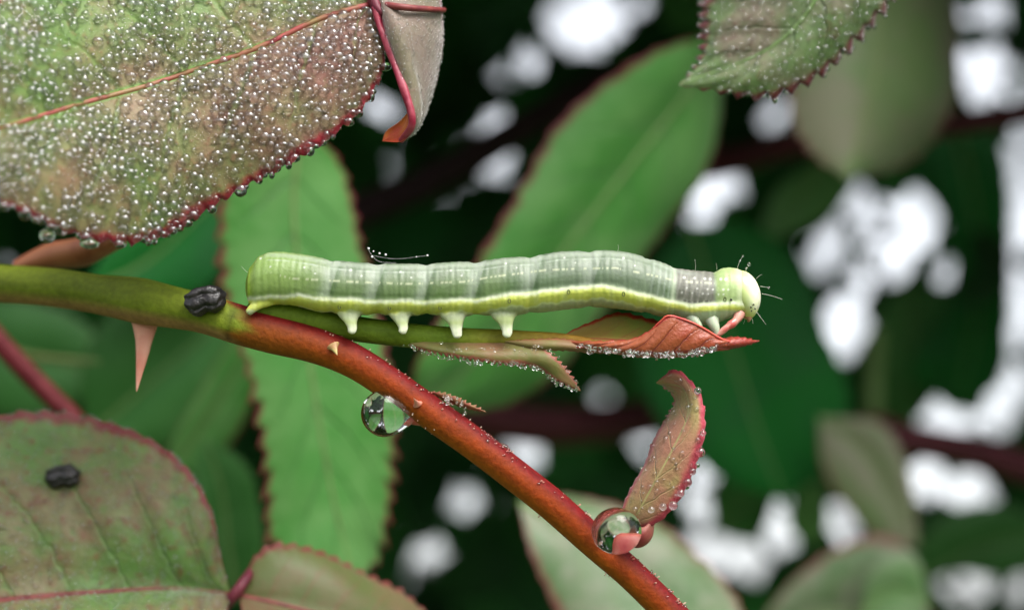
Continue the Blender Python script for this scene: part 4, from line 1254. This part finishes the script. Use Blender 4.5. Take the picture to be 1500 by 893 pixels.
    for s in (-1, 1):
        tube('leg', [P(1084, 458, s * .07), P(1077, 470, s * .1), P(1064, 480, s * .12), P(1052, 490, s * .12), P(1046, 493, s * .115)], np.array([8.5, 7.5, 5.5, 6.4, 4.6, 4.8, 3.4, 1.2]) / K, LEGP, parent=r, n=24, nseg=12)
        tube('leg', [P(1040, 462, s * .06), P(1045, 474, s * .1), P(1049, 486, s * .11), P(1046, 493, s * .11)], np.array([14, 11, 8, 6, 3]) / K, LEGW, parent=r, n=20, nseg=12)
        tube('leg', [P(1012, 460, s * .06), P(1018, 470, s * .1), P(1026, 479, s * .12)], np.array([13, 10, 7, 4]) / K, LEGW, parent=r, n=16, nseg=12)
    # mouthparts and feelers
    MP = plain('mouthpart_skin', (0.46, 0.36, 0.16), (0.5, 0.2, 0.12), ns=20, rough=.35)
    tube('mouthpart', [P(1094, 460, -.03), P(1097, 466, -.035), P(1096, 471, -.03)], np.array([7, 6, 3.5, 1.5]) / K, MP, parent=r, n=12, nseg=10)
    # bristles
    HAIR = plain('bristle_hair', (.8, .85, .7), rough=.3)
    hairs = [((1018, 398), (1019, 390), (1018, 380)), ((1080, 393), (1083, 384), (1088, 375)), ((1092, 397), (1095, 392), (1097, 388)), ((1114, 419), (1119, 420), (1126, 421)), ((1116, 430), (1130, 433), (1146, 438)),
             ((1107, 455), (1113, 463), (1122, 475)), ((1099, 462), (1102, 468), (1103, 474)), ((1050, 395), (1050, 390), (1049, 385)), ((365, 400), (359, 396), (354, 390)), ((1108, 408), (1112, 404), (1116, 402)), ((1090, 464), (1091, 469), (1089, 474)), ((905, 368), (906, 362), (905, 358))]
    for k, h in enumerate(hairs):
        y0 = -.05 if k % 2 else .0
        tube('bristle', [P(q[0], q[1], y0 - .01 * j) for j, q in enumerate(h)], np.array([.28, .2, .14]) / K, HAIR, parent=r, n=8, nseg=5)
    return r


build_caterpillar()
for k, (x_, y_, r_) in enumerate(((1084, 382, 1.6), (1088, 375, 1.8), (1093, 393, 1.8), (1097, 387, 3.0), (1126, 421, 1.8))):
    dew_drop(P(x_, y_, -.03), r_ / K, 'minute dew bead on a bristle of the caterpillar\'s head, %s from the left' % ORD[k], 'dew beads on the caterpillar bristles', sub=2)

# ------------------------------------------------------------------ silk threads above the caterpillar's back
silk = root('silk_thread', P(560, 384, .05), 'fine silk threads with tiny beads above the caterpillar\'s back', 'silk')
SILK = plain('silk', (.9, .92, .9), rough=.3)
for pts in ([(538, 362), (545, 374), (556, 383), (580, 385)], [(545, 374), (580, 379), (628, 374)]):
    tube('thread', [P(a, b, .04) for a, b in pts], .11 / K, SILK, parent=silk, n=20, nseg=5)
for (x_, y_, r_) in ((540, 364, 1.6), (547, 368, 1.2), (545, 376, 1.6), (556, 371, 1.5), (565, 373, 1.7), (626, 374, 1.5), (610, 376, 1.0)):
    V, F_ = many_spheres([P(x_, y_, .04)], [r_ / K], 2)
    make('bead', V, F_, plain('silk_bead', (.8, .82, .8), rough=.15) if 'silk_bead' not in bpy.data.materials else bpy.data.materials['silk_bead'], parent=silk)
